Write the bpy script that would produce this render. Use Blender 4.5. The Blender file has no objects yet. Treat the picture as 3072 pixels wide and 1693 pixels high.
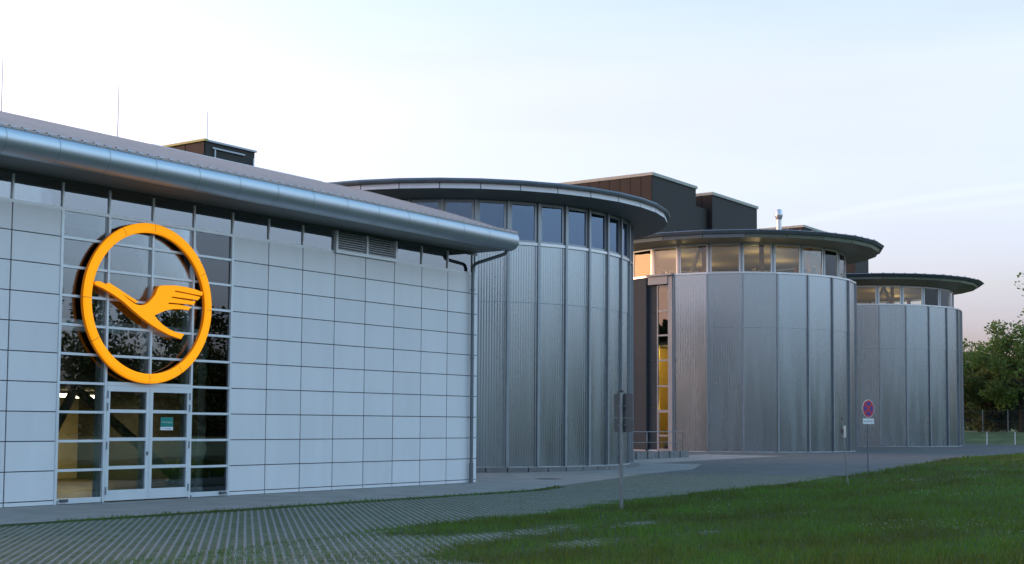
import bpy, bmesh, math, random
import numpy as np
from mathutils import Vector, Matrix, noise as mnoise

R = math.radians
random.seed(7)
rng = np.random.default_rng(7)
scene = bpy.context.scene
col = scene.collection

# ------------------------------------------------------------------ camera
def camera():
    yaw, pitch, roll = 0.9551340590944912, 0.06522671970391478, 0.0063572851614037175
    cy, sy, cp, sp, cr, sr = math.cos(yaw), math.sin(yaw), math.cos(pitch), math.sin(pitch), math.cos(roll), math.sin(roll)
    f = Vector((sy*cp, cy*cp, sp)); r0 = Vector((cy, -sy, 0)); u0 = r0.cross(f)
    r = cr*r0 + sr*u0; u = -sr*r0 + cr*u0
    cam = bpy.data.cameras.new('camera'); o = bpy.data.objects.new('camera', cam); col.objects.link(o)
    M = Matrix(((r.x, u.x, -f.x, -15.650280), (r.y, u.y, -f.y, -23.277288), (r.z, u.z, -f.z, 1.705818), (0, 0, 0, 1)))
    o.matrix_world = M
    cam.sensor_width = 36.0
    cam.lens = 36.0*3986.48286/3072.0
    cam.shift_y = 166.009443/3072.0
    cam.clip_start = 0.1; cam.clip_end = 8000
    scene.camera = o
camera()

# ------------------------------------------------------------------ world, sun, exposure
SUN_HEADING = R(-23.0)     # from +Y towards +X: the sun stands low behind the hall, to the left
SUN_ELEV = R(3.0)
SKY_STRENGTH = 0.15
def world():
    w = bpy.data.worlds.new('World'); scene.world = w; w.use_nodes = True
    nt = w.node_tree; N = nt.nodes; L = nt.links
    bg = N['Background']; bg.inputs['Strength'].default_value = SKY_STRENGTH
    sky = N.new('ShaderNodeTexSky'); sky.sky_type = 'NISHITA'; sky.sun_disc = False
    sky.sun_elevation = SUN_ELEV; sky.sun_rotation = SUN_HEADING
    sky.air_density = 1.0; sky.dust_density = 2.6; sky.ozone_density = 1.5; sky.altitude = 100
    # evening air: the low sky is paler and more lavender, the high sky bluer than clean air
    tc = N.new('ShaderNodeTexCoord'); sp = N.new('ShaderNodeSeparateXYZ'); L.new(tc.outputs['Generated'], sp.inputs[0])
    rp = N.new('ShaderNodeValToRGB'); e = rp.color_ramp.elements
    e[0].position = 0.0; e[0].color = (.46,.52,2.6,1); e[1].position = 1.0; e[1].color = (.82,1.0,1.20,1)
    for p, c in ((.03,(.51,.555,2.0,1)),(.05,(.575,.585,1.5,1)),(.10,(.74,.66,1.06,1)),(.17,(.96,.80,.99,1)),(.25,(1.20,.91,1.0,1)),(.5,(.92,1.0,1.13,1))):
        q = e.new(p); q.color = c
    L.new(sp.outputs['Z'], rp.inputs['Fac'])
    mx = N.new('ShaderNodeMixRGB'); mx.blend_type = 'MULTIPLY'; mx.inputs['Fac'].default_value = 1
    L.new(sky.outputs[0], mx.inputs['Color1']); L.new(rp.outputs[0], mx.inputs['Color2'])
    # the blue-grey earth shadow opposite the sunset
    dt = N.new('ShaderNodeVectorMath'); dt.operation = 'DOT_PRODUCT'; L.new(tc.outputs['Generated'], dt.inputs[0])
    dt.inputs[1].default_value = (-math.sin(SUN_HEADING), -math.cos(SUN_HEADING), 0)
    ms = N.new('ShaderNodeMapRange'); ms.inputs['From Min'].default_value = .12; ms.inputs['From Max'].default_value = .75; L.new(dt.outputs['Value'], ms.inputs['Value'])
    m2 = N.new('ShaderNodeMixRGB'); m2.inputs['Color1'].default_value = (1,1,1,1); m2c = N.new('ShaderNodeMixRGB'); m2c.inputs['Color1'].default_value = (.74,.88,.98,1); m2c.inputs['Color2'].default_value = (1.12,1.17,1.06,1)
    mz = N.new('ShaderNodeMapRange'); mz.inputs['From Min'].default_value = .10; mz.inputs['From Max'].default_value = .38; L.new(sp.outputs['Z'], mz.inputs['Value'])
    L.new(mz.outputs[0], m2c.inputs['Fac']); L.new(m2c.outputs[0], m2.inputs['Color2']); L.new(ms.outputs[0], m2.inputs['Fac'])
    m3 = N.new('ShaderNodeMixRGB'); m3.blend_type = 'MULTIPLY'; m3.inputs['Fac'].default_value = 1
    L.new(mx.outputs[0], m3.inputs['Color1']); L.new(m2.outputs[0], m3.inputs['Color2']); mx = m3
    # two faint vapour trails low in the east
    def mth(op, a, b=None, clamp=False):
        n = N.new('ShaderNodeMath'); n.operation = op; n.use_clamp = clamp
        for i, q in enumerate((a, b)):
            if q is None: continue
            if isinstance(q, (int, float)): n.inputs[i].default_value = q
            else: L.new(q, n.inputs[i])
        return n.outputs[0]
    hd = mth('ARCTAN2', sp.outputs['X'], sp.outputs['Y']); el = mth('ARCSINE', sp.outputs['Z'])
    nz = N.new('ShaderNodeTexNoise'); nz.inputs['Scale'].default_value = 14; nz.inputs['Detail'].default_value = 4; L.new(tc.outputs['Generated'], nz.inputs['Vector'])
    def trail(h0, e0, k1, k2, w, amp, ha, hb):
        d = mth('SUBTRACT', hd, h0)
        cv = mth('ADD', mth('MULTIPLY', d, k1), mth('MULTIPLY', mth('MULTIPLY', d, d), k2))
        dist = mth('ABSOLUTE', mth('SUBTRACT', mth('SUBTRACT', el, e0), cv))
        core = mth('SUBTRACT', 1.0, mth('DIVIDE', dist, w), True)
        side = mth('MULTIPLY', mth('MULTIPLY', mth('SUBTRACT', hd, ha), 14.0, True), mth('MULTIPLY', mth('SUBTRACT', hb, hd), 14.0, True))
        return mth('MULTIPLY', mth('MULTIPLY', core, side), mth('MULTIPLY', nz.outputs['Fac'], amp*2))
    tr = mth('ADD', trail(1.166, .1494, .2, -.47,   .0042, .055, 1.10, 1.42), trail(1.241, .1538, .067, 0, .0035, .035, 1.18, 1.45))
    # soft uneven veil
    mp = N.new('ShaderNodeMapping'); mp.inputs['Scale'].default_value = (1.2, 1.2, 9); L.new(tc.outputs['Generated'], mp.inputs['Vector'])
    n2 = N.new('ShaderNodeTexNoise'); n2.inputs['Scale'].default_value = 2.2; n2.inputs['Detail'].default_value = 5; L.new(mp.outputs[0], n2.inputs['Vector'])
    veil = mth('MULTIPLY', mth('SUBTRACT', n2.outputs['Fac'], .5), .16)
    gain = mth('ADD', mth('ADD', tr, veil), 1.0)
    vm = N.new('ShaderNodeVectorMath'); vm.operation = 'SCALE'; L.new(mx.outputs[0], vm.inputs[0]); L.new(gain, vm.inputs['Scale'])
    L.new(vm.outputs[0], bg.inputs['Color'])
world()
def sun():
    l = bpy.data.lights.new('sun', 'SUN'); l.energy = 0.10; l.angle = R(0.5); l.color = (1.0, 0.62, 0.42)
    o = bpy.data.objects.new('sun', l); col.objects.link(o)
    d = Vector((math.sin(SUN_HEADING)*math.cos(SUN_ELEV), math.cos(SUN_HEADING)*math.cos(SUN_ELEV), math.sin(SUN_ELEV)))
    o.rotation_euler = d.to_track_quat('Z', 'Y').to_euler(); o.location = (0, 0, 60)
sun()
scene.view_settings.view_transform = 'Standard'; scene.view_settings.look = 'None'
scene.view_settings.exposure = 2.9; scene.view_settings.gamma = 1.0
scene.render.engine = 'CYCLES'
scene.cycles.max_bounces = 8; scene.cycles.transparent_max_bounces = 16
scene.cycles.use_denoising = True

# ------------------------------------------------------------------ helpers
def gz(x):
    return 0.2*min(max((x-22.0)/26.0, 0.0), 1.0)

class MB:
    """collects faces for one mesh"""
    def __init__(s): s.v = []; s.f = []; s.m = []; s.a = []
    def face(s, pts, m=0, a=0.0):
        b = len(s.v); s.v += [tuple(p) for p in pts]; s.f.append(tuple(range(b, b+len(pts)))); s.m.append(m); s.a.append(a)
    def mesh(s, vs, fs, m=0, a=0.0):
        b = len(s.v); s.v += [tuple(p) for p in vs]
        for f in fs: s.f.append(tuple(b+i for i in f)); s.m.append(m); s.a.append(a)
    def box(s, x0, x1, y0, y1, z0, z1, m=0, a=0.0, rot=None, org=None):
        vs = [(x0,y0,z0),(x1,y0,z0),(x1,y1,z0),(x0,y1,z0),(x0,y0,z1),(x1,y0,z1),(x1,y1,z1),(x0,y1,z1)]
        if rot is not None:
            c, d = math.cos(rot), math.sin(rot); ox, oy = org or (0, 0)
            vs = [(ox+x*c-y*d, oy+x*d+y*c, z) for x, y, z in vs]
        s.mesh(vs, [(0,3,2,1),(4,5,6,7),(0,1,5,4),(1,2,6,5),(2,3,7,6),(3,0,4,7)], m, a)
    def bar(s, p, q, w, d=None, up=(0,0,1), m=0):
        """box bar from p to q, width w (sideways) and depth d"""
        p, q = Vector(p), Vector(q); d = d or w; t = (q-p).normalized(); up = Vector(up)
        if abs(t.dot(up)) > .98: up = Vector((1,0,0))
        r = t.cross(up).normalized(); u = r.cross(t)
        vs = [a + r*i*w/2 + u*j*d/2 for a in (p, q) for i, j in ((-1,-1),(1,-1),(1,1),(-1,1))]
        s.mesh(vs, [(0,1,2,3),(7,6,5,4),(0,4,5,1),(1,5,6,2),(2,6,7,3),(3,7,4,0)], m)
    def tube(s, pts, rad, n=10, m=0, cap=True):
        pts = [Vector(p) for p in pts]; k = len(pts)
        rads = rad if isinstance(rad, (list, tuple)) else [rad]*k
        b = len(s.v); ref = Vector((0.3, 0.2, 1)).normalized()
        for i, p in enumerate(pts):
            t = (pts[min(i+1,k-1)] - pts[max(i-1,0)]).normalized()
            r = t.cross(ref)
            if r.length < .1: r = t.cross(Vector((1,0,0)))
            r.normalize(); u = r.cross(t)
            for j in range(n):
                a = 2*math.pi*j/n; s.v.append(tuple(p + (r*math.cos(a)+u*math.sin(a))*rads[i]))
        for i in range(k-1):
            for j in range(n):
                j2 = (j+1) % n
                s.f.append((b+i*n+j, b+i*n+j2, b+(i+1)*n+j2, b+(i+1)*n+j)); s.m.append(m); s.a.append(0.0)
        if cap:
            s.f.append(tuple(b+j for j in range(n))[::-1]); s.m.append(m); s.a.append(0.0)
            s.f.append(tuple(b+(k-1)*n+j for j in range(n))); s.m.append(m); s.a.append(0.0)
    def lathe(s, prof, n=16, c=(0,0), m=0):
        b = len(s.v)
        for r, z in prof:
            for j in range(n):
                a = 2*math.pi*j/n; s.v.append((c[0]+r*math.cos(a), c[1]+r*math.sin(a), z))
        for i in range(len(prof)-1):
            for j in range(n):
                j2 = (j+1) % n
                s.f.append((b+i*n+j, b+i*n+j2, b+(i+1)*n+j2, b+(i+1)*n+j)); s.m.append(m); s.a.append(0.0)
    def prism(s, poly, y0, y1, m=0, mside=None):
        """poly of (x,z), extruded from y0 (front) to y1"""
        n = len(poly); b = len(s.v)
        s.v += [(x, y0, z) for x, z in poly] + [(x, y1, z) for x, z in poly]
        s.f.append(tuple(b+i for i in range(n))); s.m.append(m); s.a.append(0.0)
        s.f.append(tuple(b+n+i for i in range(n))[::-1]); s.m.append(m if mside is None else mside); s.a.append(0.0)
        for i in range(n):
            j = (i+1) % n
            s.f.append((b+i, b+n+i, b+n+j, b+j)); s.m.append(m if mside is None else mside); s.a.append(0.0)
    def build(s, name, mats, parent=None, smooth=False, attr=None, fix=True):
        me = bpy.data.meshes.new(name); me.from_pydata(s.v, [], s.f)
        if not isinstance(mats, (list, tuple)): mats = [mats]
        for m in mats: me.materials.append(m)
        me.polygons.foreach_set('material_index', s.m)
        if attr:
            at = me.attributes.new(attr, 'FLOAT', 'FACE'); at.data.foreach_set('value', s.a)
        if fix:
            bm = bmesh.new(); bm.from_mesh(me); bmesh.ops.recalc_face_normals(bm, faces=bm.faces); bm.to_mesh(me); bm.free()
        if smooth:
            me.polygons.foreach_set('use_smooth', [True]*len(me.polygons))
            if smooth != True: me.set_sharp_from_angle(angle=R(smooth))
        me.update()
        o = bpy.data.objects.new(name, me); col.objects.link(o)
        if parent is not None: o.parent = parent
        return o

def tag(o, label=None, cat=None, group=None, kind=None):
    if label: o['label'] = label
    if cat: o['category'] = cat
    if group: o['group'] = group
    if kind: o['kind'] = kind
    return o
def letters(o):
    dg = bpy.context.evaluated_depsgraph_get(); dg.update()
    me = bpy.data.meshes.new_from_object(o.evaluated_get(dg)); me.name = o.name
    n = bpy.data.objects.new(o.name.split('.')[0], me); n.parent = o.parent; n.matrix_parent_inverse = Matrix(); n.location = o.location; n.rotation_euler = o.rotation_euler
    nm = n.name; bpy.data.objects.remove(o); col.objects.link(n); return n
def thing(name, label, cat, loc=(0,0,0), rz=0, group=None):
    o = bpy.data.objects.new(name, None); o.empty_display_size = 0.3; col.objects.link(o)
    o.location = loc; o.rotation_euler = (0, 0, rz)
    return tag(o, label, cat, group)

# ------------------------------------------------------------------ materials
def mat(name, base, rough=0.6, metal=0.0, var=0.06, scale=3.0, bump=0.0, bscale=40.0, emis=None, estr=0.0, spec=0.5, stretch=(1,1,1), attr=None, coat=0.0):
    m = bpy.data.materials.new(name); m.use_nodes = True
    nt = m.node_tree; N = nt.nodes; L = nt.links; b = N['Principled BSDF']
    b.inputs['Roughness'].default_value = rough; b.inputs['Metallic'].default_value = metal
    b.inputs['Specular IOR Level'].default_value = spec
    if coat: b.inputs['Coat Weight'].default_value = coat
    tc = N.new('ShaderNodeTexCoord'); mp = N.new('ShaderNodeMapping'); mp.inputs['Scale'].default_value = stretch
    L.new(tc.outputs['Object'], mp.inputs['Vector'])
    nz = N.new('ShaderNodeTexNoise'); nz.inputs['Scale'].default_value = scale; nz.inputs['Detail'].default_value = 6
    L.new(mp.outputs[0], nz.inputs['Vector'])
    rm = N.new('ShaderNodeMapRange'); rm.inputs['From Min'].default_value = .3; rm.inputs['From Max'].default_value = .7
    rm.inputs['To Min'].default_value = 1-var; rm.inputs['To Max'].default_value = 1+var
    L.new(nz.outputs['Fac'], rm.inputs['Value'])
    hs = N.new('ShaderNodeHueSaturation'); hs.inputs['Color'].default_value = (*base, 1)
    if attr:
        at = N.new('ShaderNodeAttribute'); at.attribute_name = attr
        ml = N.new('ShaderNodeMath'); ml.operation = 'MULTIPLY'
        L.new(rm.outputs[0], ml.inputs[0]); L.new(at.outputs['Fac'], ml.inputs[1]); L.new(ml.outputs[0], hs.inputs['Value'])
    else:
        L.new(rm.outputs[0], hs.inputs['Value'])
    L.new(hs.outputs[0], b.inputs['Base Color'])
    rr = N.new('ShaderNodeMapRange'); rr.inputs['To Min'].default_value = max(rough-.08, .02); rr.inputs['To Max'].default_value = min(rough+.08, 1)
    L.new(nz.outputs['Fac'], rr.inputs['Value']); L.new(rr.outputs[0], b.inputs['Roughness'])
    if bump:
        n2 = N.new('ShaderNodeTexNoise'); n2.inputs['Scale'].default_value = bscale; n2.inputs['Detail'].default_value = 5
        L.new(mp.outputs[0], n2.inputs['Vector'])
        bp = N.new('ShaderNodeBump'); bp.inputs['Strength'].default_value = bump; bp.inputs['Distance'].default_value = .02
        L.new(n2.outputs['Fac'], bp.inputs['Height']); L.new(bp.outputs[0], b.inputs['Normal'])
    if emis:
        b.inputs['Emission Color'].default_value = (*emis, 1); b.inputs['Emission Strength'].default_value = estr
    return m

def glass(name, tint=(.75,.8,.8), ior=1.6, base=0.05, rough=0.0, gcol=(.9,.93,1.0), wave=0.0):
    m = bpy.data.materials.new(name); m.use_nodes = True
    nt = m.node_tree; N = nt.nodes; L = nt.links; N.remove(N['Principled BSDF'])
    out = N['Material Output']
    tr = N.new('ShaderNodeBsdfTransparent'); tr.inputs['Color'].default_value = (*tint, 1)
    gl = N.new('ShaderNodeBsdfGlossy'); gl.inputs['Roughness'].default_value = rough; gl.inputs['Color'].default_value = (*gcol, 1)
    fr = N.new('ShaderNodeFresnel'); fr.inputs['IOR'].default_value = ior
    ad = N.new('ShaderNodeMath'); ad.operation = 'ADD'; ad.use_clamp = True; ad.inputs[1].default_value = base
    mx = N.new('ShaderNodeMixShader')
    tc = N.new('ShaderNodeTexCoord'); nz = N.new('ShaderNodeTexNoise'); nz.inputs['Scale'].default_value = .9; nz.inputs['Detail'].default_value = 2
    L.new(tc.outputs['Object'], nz.inputs['Vector'])
    bp = N.new('ShaderNodeBump'); bp.inputs['Strength'].default_value = .06 + wave; bp.inputs['Distance'].default_value = .02
    L.new(nz.outputs['Fac'], bp.inputs['Height']); L.new(bp.outputs[0], gl.inputs['Normal'])
    L.new(fr.outputs[0], ad.inputs[0]); L.new(ad.outputs[0], mx.inputs['Fac'])
    L.new(tr.outputs[0], mx.inputs[1]); L.new(gl.outputs[0], mx.inputs[2]); L.new(mx.outputs[0], out.inputs['Surface'])
    return m

M = {}
M['panel'] = mat('white_panel', (.745,.73,.745), .38, .0, .028, 1.6, stretch=(1.6,1.6,.22), attr='tone')
M['joint'] = mat('panel_joint', (.05,.055,.06), .7)
M['frame'] = mat('window_frame', (.68,.71,.74), .38, .25, .03)
M['fin'] = mat('mullion_fin', (.70,.74,.75), .5)
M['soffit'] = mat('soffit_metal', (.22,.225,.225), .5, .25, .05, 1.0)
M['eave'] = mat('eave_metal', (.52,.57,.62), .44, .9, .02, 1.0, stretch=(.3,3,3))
M['seam'] = mat('seam_dark', (.30,.33,.35), .5, .5)
M['roofm'] = mat('roof_sheet', (.44,.375,.345), .5, .15, .1, 2.0, stretch=(3,.4,1))
M['drum'] = mat('drum_cladding', (.345,.39,.42), .27, 1.0, .04, 1.0, stretch=(2,2,.15))
M['drumfar'] = mat('drum_cladding_far', (.335,.375,.41), .27, 1.0, .04, 1.0, stretch=(2,2,.15))
M['batten'] = mat('batten_metal', (.30,.33,.36), .42, .8, .05)
M['cap'] = mat('cap_metal', (.55,.57,.6), .32, .8, .05)
M['fascia'] = mat('fascia_white', (.72,.70,.72), .45, .0, .04)
M['roofedge'] = mat('roof_edge_dark', (.13,.15,.17), .45, .3, .12, 4.0)
M['darkmetal'] = mat('dark_frame', (.10,.105,.11), .45, .3)
M['brown'] = mat('brown_cladding', (.012,.0075,.007), .7, 0, .25, 3.0, stretch=(4,4,.2))
M['dark'] = mat('dark_cladding', (.036,.031,.028), .75, 0, .12, 1.5)
M['coping'] = mat('coping_pale', (.38,.38,.33), .5)
M['yellowcoping'] = mat('coping_yellow', (.42,.40,.12), .5)
M['glass'] = glass('hall_glass', (.82,.87,.86), 1.5, .06)
M['glassclere'] = glass('clerestory_glass', (.45,.48,.48), 1.7, .16)
M['drumglass'] = glass('drum_glass_blue', (.10,.14,.2), 1.5, .14, gcol=(.45,.60,.85))
M['drumglassclear'] = glass('drum_glass_clear', (.93,.94,.92), 1.3, .02)
M['interior'] = mat('interior_dark', (.045,.042,.038), .8)
M['intwarm'] = mat('interior_wall', (.42,.35,.20), .8, 0, .08)
M['intfloor'] = mat('interior_floor', (.10,.075,.045), .5)
M['strut'] = mat('interior_strut', (.03,.03,.035), .5)
M['ceilwood'] = mat('clerestory_ceiling', (.42,.36,.22), .7, 0, .1)
M['beamwood'] = mat('timber_beam', (.36,.19,.07), .6)
M['conc'] = mat('concrete', (.33,.33,.33), .85, 0, .15, 3.0, .3)
M['plinth'] = mat('plinth_white', (.52,.54,.55), .7, 0, .1, 3.0)
M['kerb'] = mat('kerb_stone', (.20,.19,.185), .85, 0, .2, 4.0, .3)
M['pipe'] = mat('downpipe_metal', (.17,.19,.21), .5, .6, .12, 5.0)
M['pole'] = mat('galvanised_pole', (.26,.285,.30), .42, .7, .08, 6.0)
M['signback'] = mat('sign_back', (.13,.135,.14), .5, .4)
M['white'] = mat('white_paint', (.8,.8,.8), .5)
M['red'] = mat('red_paint', (.55,.03,.05), .45)
M['blue'] = mat('blue_paint', (.03,.05,.35), .45)
M['black'] = mat('black_paint', (.02,.02,.022), .5)
M['green'] = mat('green_print', (.0,.20,.17), .5)
M['palegreen'] = mat('pale_green_print', (.45,.62,.50), .5)
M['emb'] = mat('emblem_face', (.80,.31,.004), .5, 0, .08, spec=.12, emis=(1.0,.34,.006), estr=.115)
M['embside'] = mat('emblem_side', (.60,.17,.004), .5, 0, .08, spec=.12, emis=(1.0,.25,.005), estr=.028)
M['embback'] = mat('emblem_back', (.10,.06,.02), .6)
M['embseam'] = mat('emblem_seam', (.30,.13,.01), .6)
M['lamp'] = mat('lamp_glow', (.9,.85,.7), .5, emis=(1.0,.82,.45), estr=3.5)
M['yellowwall'] = mat('stair_wall_yellow', (.58,.44,.15), .7, 0, .06)
M['asphalt'] = mat('asphalt', (.115,.112,.105), .85, 0, .22, .8, .35, 120)
M['paving'] = mat('paving', (.275,.26,.235), .85, 0, .16, 1.2, .35, 90)
M['soil'] = mat('ground_grass', (.125,.15,.05), .95, 0, .35, .5)
M['bark'] = mat('bark', (.055,.045,.035), .9, 0, .3, 6.0, .4)
M['fencewire'] = mat('fence_wire', (.10,.12,.12), .6, .4)

def leafmat(name, base, trans=.25):
    m = bpy.data.materials.new(name); m.use_nodes = True
    nt = m.node_tree; N = nt.nodes; L = nt.links; b = N['Principled BSDF']
    at = N.new('ShaderNodeAttribute'); at.attribute_name = 'tone'
    hs = N.new('ShaderNodeHueSaturation'); hs.inputs['Color'].default_value = (*base, 1)
    mh = N.new('ShaderNodeMapRange'); mh.inputs['To Min'].default_value = .47; mh.inputs['To Max'].default_value = .52
    mv = N.new('ShaderNodeMapRange'); mv.inputs['To Min'].default_value = .55; mv.inputs['To Max'].default_value = 1.5
    L.new(at.outputs['Fac'], mh.inputs['Value']); L.new(at.outputs['Fac'], mv.inputs['Value'])
    L.new(mh.outputs[0], hs.inputs['Hue']); L.new(mv.outputs[0], hs.inputs['Value'])
    L.new(hs.outputs[0], b.inputs['Base Color']); b.inputs['Roughness'].default_value = .6
    b.inputs['Specular IOR Level'].default_value = .3
    tl = N.new('ShaderNodeBsdfTranslucent'); L.new(hs.outputs[0], tl.inputs['Color'])
    mx = N.new('ShaderNodeMixShader'); mx.inputs['Fac'].default_value = trans
    L.new(b.outputs[0], mx.inputs[1]); L.new(tl.outputs[0], mx.inputs[2]); L.new(mx.outputs[0], N['Material Output'].inputs['Surface'])
    return m
M['leafbright'] = leafmat('leaf_bright', (.165,.235,.05))
M['leafdark'] = leafmat('leaf_dark', (.035,.065,.024))
M['leafmid'] = leafmat('leaf_mid', (.105,.15,.04))
M['blade'] = leafmat('grass_blade', (.074,.150,.014), .2)
def grass_tones(m):
    for n in m.node_tree.nodes:
        if n.bl_idname == 'ShaderNodeMapRange':
            if abs(n.inputs['To Min'].default_value-.47) < 1e-4: n.inputs['To Min'].default_value = .445; n.inputs['To Max'].default_value = .525
            else: n.inputs['To Min'].default_value = .62; n.inputs['To Max'].default_value = 1.45
grass_tones(M['blade'])
M['flower'] = mat('clover_flower', (.30,.33,.24), .8)

# ------------------------------------------------------------------ ground sheets
def smooth_noise(x, y, s, seed=0.0):
    return mnoise.noise(Vector((x*s+seed, y*s-seed*.7, seed*1.3)))
LAWN_EDGE = [(-14,-10.3),(-3.3,-10.1),(.5,-9.35),(4.7,-9.44),(7.1,-9.1),(12.5,-8.15),(18.3,-7.86),(27.1,-6.84),(47.4,-3.93),(63.4,-3.2),(112,-.5),(200,2)]
def edge_y(x):
    for (x0,y0),(x1,y1) in zip(LAWN_EDGE, LAWN_EDGE[1:]):
        if x <= x1: return y0 + (y1-y0)*(x-x0)/(x1-x0)
    return LAWN_EDGE[-1][1]
def turf(x, y):
    """how far the turf has grown over the pavers: 0 clean ribs, 1 closed turf"""
    e = edge_y(x)
    n = smooth_noise(x, y, .35, 3.1)*.6 + smooth_noise(x, y, 1.1, 9.2)*.5 + smooth_noise(x, y, 3.0, 5.2)*.25
    if y > e + .25:                                     # parking pavers
        t = .12 + .22*n
        if x < 15: t += .95*math.exp(-((y-pave_edge(x)+.16)/.30)**2)    # green strip along the pavement
        t += .50*math.exp(-((y-e)/.9)**2)*(1+1.6*n)*min(max((x+.5)/2.5, 0), 1)
        return min(max(t, 0), 1)
    f = min(max((x-(.6+(y+9.4)*.72)+1.4+1.6*n)/3.0, 0), 1); base = .40+.53*f*f*(3-2*f)
    # bare patches between the turf
    p = 0
    for cx, cy, rx, ry, k in ((1.2,-11.4,2.6,.75,1.0),(4.2,-11.9,1.8,.45,.8),(.6,-13.2,2.0,.6,.75),(3.4,-13.5,1.6,.45,.8),(5.5,-10.9,1.2,.25,.55),(7.2,-12.8,1.2,.3,.6),(-1.2,-10.9,1.6,.7,.7)):
        p = max(p, k*math.exp(-(((x-cx)/rx)**2+((y-cy)/ry)**2)))
    t = base - p*(.52+1.1*n) + .16*n
    return min(max(t, 0), 1)

def paver_material():
    m = bpy.data.materials.new('grass_pavers'); m.use_nodes = True
    nt = m.node_tree; N = nt.nodes; L = nt.links; b = N['Principled BSDF']
    def math_(op, a, c=None):
        n = N.new('ShaderNodeMath'); n.operation = op
        for i, q in enumerate((a, c)):
            if q is None: continue
            if isinstance(q, (int, float)): n.inputs[i].default_value = q
            else: L.new(q, n.inputs[i])
        return n.outputs[0]
    tc = N.new('ShaderNodeTexCoord'); sp = N.new('ShaderNodeSeparateXYZ'); L.new(tc.outputs['Object'], sp.inputs[0])
    th = R(46.6)
    nw = N.new('ShaderNodeTexNoise'); nw.inputs['Scale'].default_value = 9; nw.inputs['Detail'].default_value = 4; L.new(tc.outputs['Object'], nw.inputs['Vector'])
    p = math_('ADD', math_('MULTIPLY', sp.outputs['X'], -math.sin(th)), math_('MULTIPLY', sp.outputs['Y'], math.cos(th)))
    q = math_('ADD', math_('MULTIPLY', sp.outputs['X'], math.cos(th)), math_('MULTIPLY', sp.outputs['Y'], math.sin(th)))
    p = math_('ADD', p, math_('MULTIPLY', math_('SUBTRACT', nw.outputs['Fac'], .5), .028))
    def ridge(c, period, width):
        f = math_('FRACT', math_('DIVIDE', c, period))
        d = math_('ABSOLUTE', math_('SUBTRACT', f, .5))
        r = N.new('ShaderNodeMapRange'); r.inputs['From Min'].default_value = width/2+.06; r.inputs['From Max'].default_value = width/2-.06
        L.new(d, r.inputs['Value']); return r.outputs[0]
    rib = ridge(p, .121, .36)
    n1 = N.new('ShaderNodeTexNoise'); n1.inputs['Scale'].default_value = 5; n1.inputs['Detail'].default_value = 8; n1.inputs['Roughness'].default_value = .7
    L.new(tc.outputs['Object'], n1.inputs['Vector'])
    cross = ridge(q, .40, .10)
    near = N.new('ShaderNodeMapRange'); near.inputs['From Min'].default_value = -9.9; near.inputs['From Max'].default_value = -10.3
    L.new(sp.outputs['Y'], near.inputs['Value'])
    rib = math_('MAXIMUM', rib, math_('MULTIPLY', cross, near.outputs[0]))
    at = N.new('ShaderNodeAttribute'); at.attribute_name = 'turf'
    # turf covers ribs raggedly
    cov = N.new('ShaderNodeMapRange'); cov.inputs['From Min'].default_value = -.12; cov.inputs['From Max'].default_value = .12
    L.new(math_('SUBTRACT', at.outputs['Fac'], math_('ADD', math_('MULTIPLY', n1.outputs['Fac'], .9), .08)), cov.inputs['Value'])
    fac = math_('MULTIPLY', rib, math_('SUBTRACT', 1.0, cov.outputs[0]))
    conc = N.new('ShaderNodeValToRGB'); conc.color_ramp.elements[0].color = (.17,.165,.15,1); conc.color_ramp.elements[1].color = (.30,.29,.265,1)
    L.new(n1.outputs['Fac'], conc.inputs['Fac'])
    n2 = N.new('ShaderNodeTexNoise'); n2.inputs['Scale'].default_value = 2.2; n2.inputs['Detail'].default_value = 9; n2.inputs['Roughness'].default_value = .75
    L.new(tc.outputs['Object'], n2.inputs['Vector'])
    slot = N.new('ShaderNodeValToRGB')
    slot.color_ramp.elements[0].position = .35; slot.color_ramp.elements[0].color = (.062,.080,.034,1)
    slot.color_ramp.elements[1].position = .65; slot.color_ramp.elements[1].color = (.155,.170,.115,1)
    L.new(n2.outputs['Fac'], slot.inputs['Fac'])
    grn = N.new('ShaderNodeMixRGB'); grn.inputs['Color2'].default_value = (.038,.058,.010,1)
    L.new(cov.outputs[0], grn.inputs['Fac']); L.new(slot.outputs[0], grn.inputs['Color1'])
    mx = N.new('ShaderNodeMixRGB'); L.new(fac, mx.inputs['Fac']); L.new(grn.outputs[0], mx.inputs['Color1']); L.new(conc.outputs[0], mx.inputs['Color2'])
    L.new(mx.outputs[0], b.inputs['Base Color']); b.inputs['Roughness'].default_value = .9; b.inputs['Specular IOR Level'].default_value = .2
    bp = N.new('ShaderNodeBump'); bp.inputs['Strength'].default_value = .6; bp.inputs['Distance'].default_value = .03
    L.new(math_('ADD', rib, math_('MULTIPLY', n1.outputs['Fac'], .6)), bp.inputs['Height']); L.new(bp.outputs[0], b.inputs['Normal'])
    return m
M['paver'] = paver_material()

def sheet(name, poly_rows, dz, material, kind='structure', with_turf=False):
    """poly_rows: list of (x, [y...]) columns, each with the same count of y"""
    mb = MB(); vs = []; k = len(poly_rows[0][1])
    for x, ys in poly_rows:
        for y in ys: vs.append((x, y, gz(x)+dz))
    fs = []
    for i in range(len(poly_rows)-1):
        for j in range(k-1):
            fs.append((i*k+j, (i+1)*k+j, (i+1)*k+j+1, i*k+j+1))
    mb.mesh(vs, fs); o = mb.build(name, material, fix=False)
    if with_turf:
        at = o.data.attributes.new('turf', 'FLOAT', 'POINT'); at.data.foreach_set('value', [turf(v[0], v[1]) for v in vs])
    return tag(o, kind=kind)

def lin(a, b, n): return [a+(b-a)*i/(n-1) for i in range(n)]
XS = [-3000,-400,-60,22,48,103]
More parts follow.
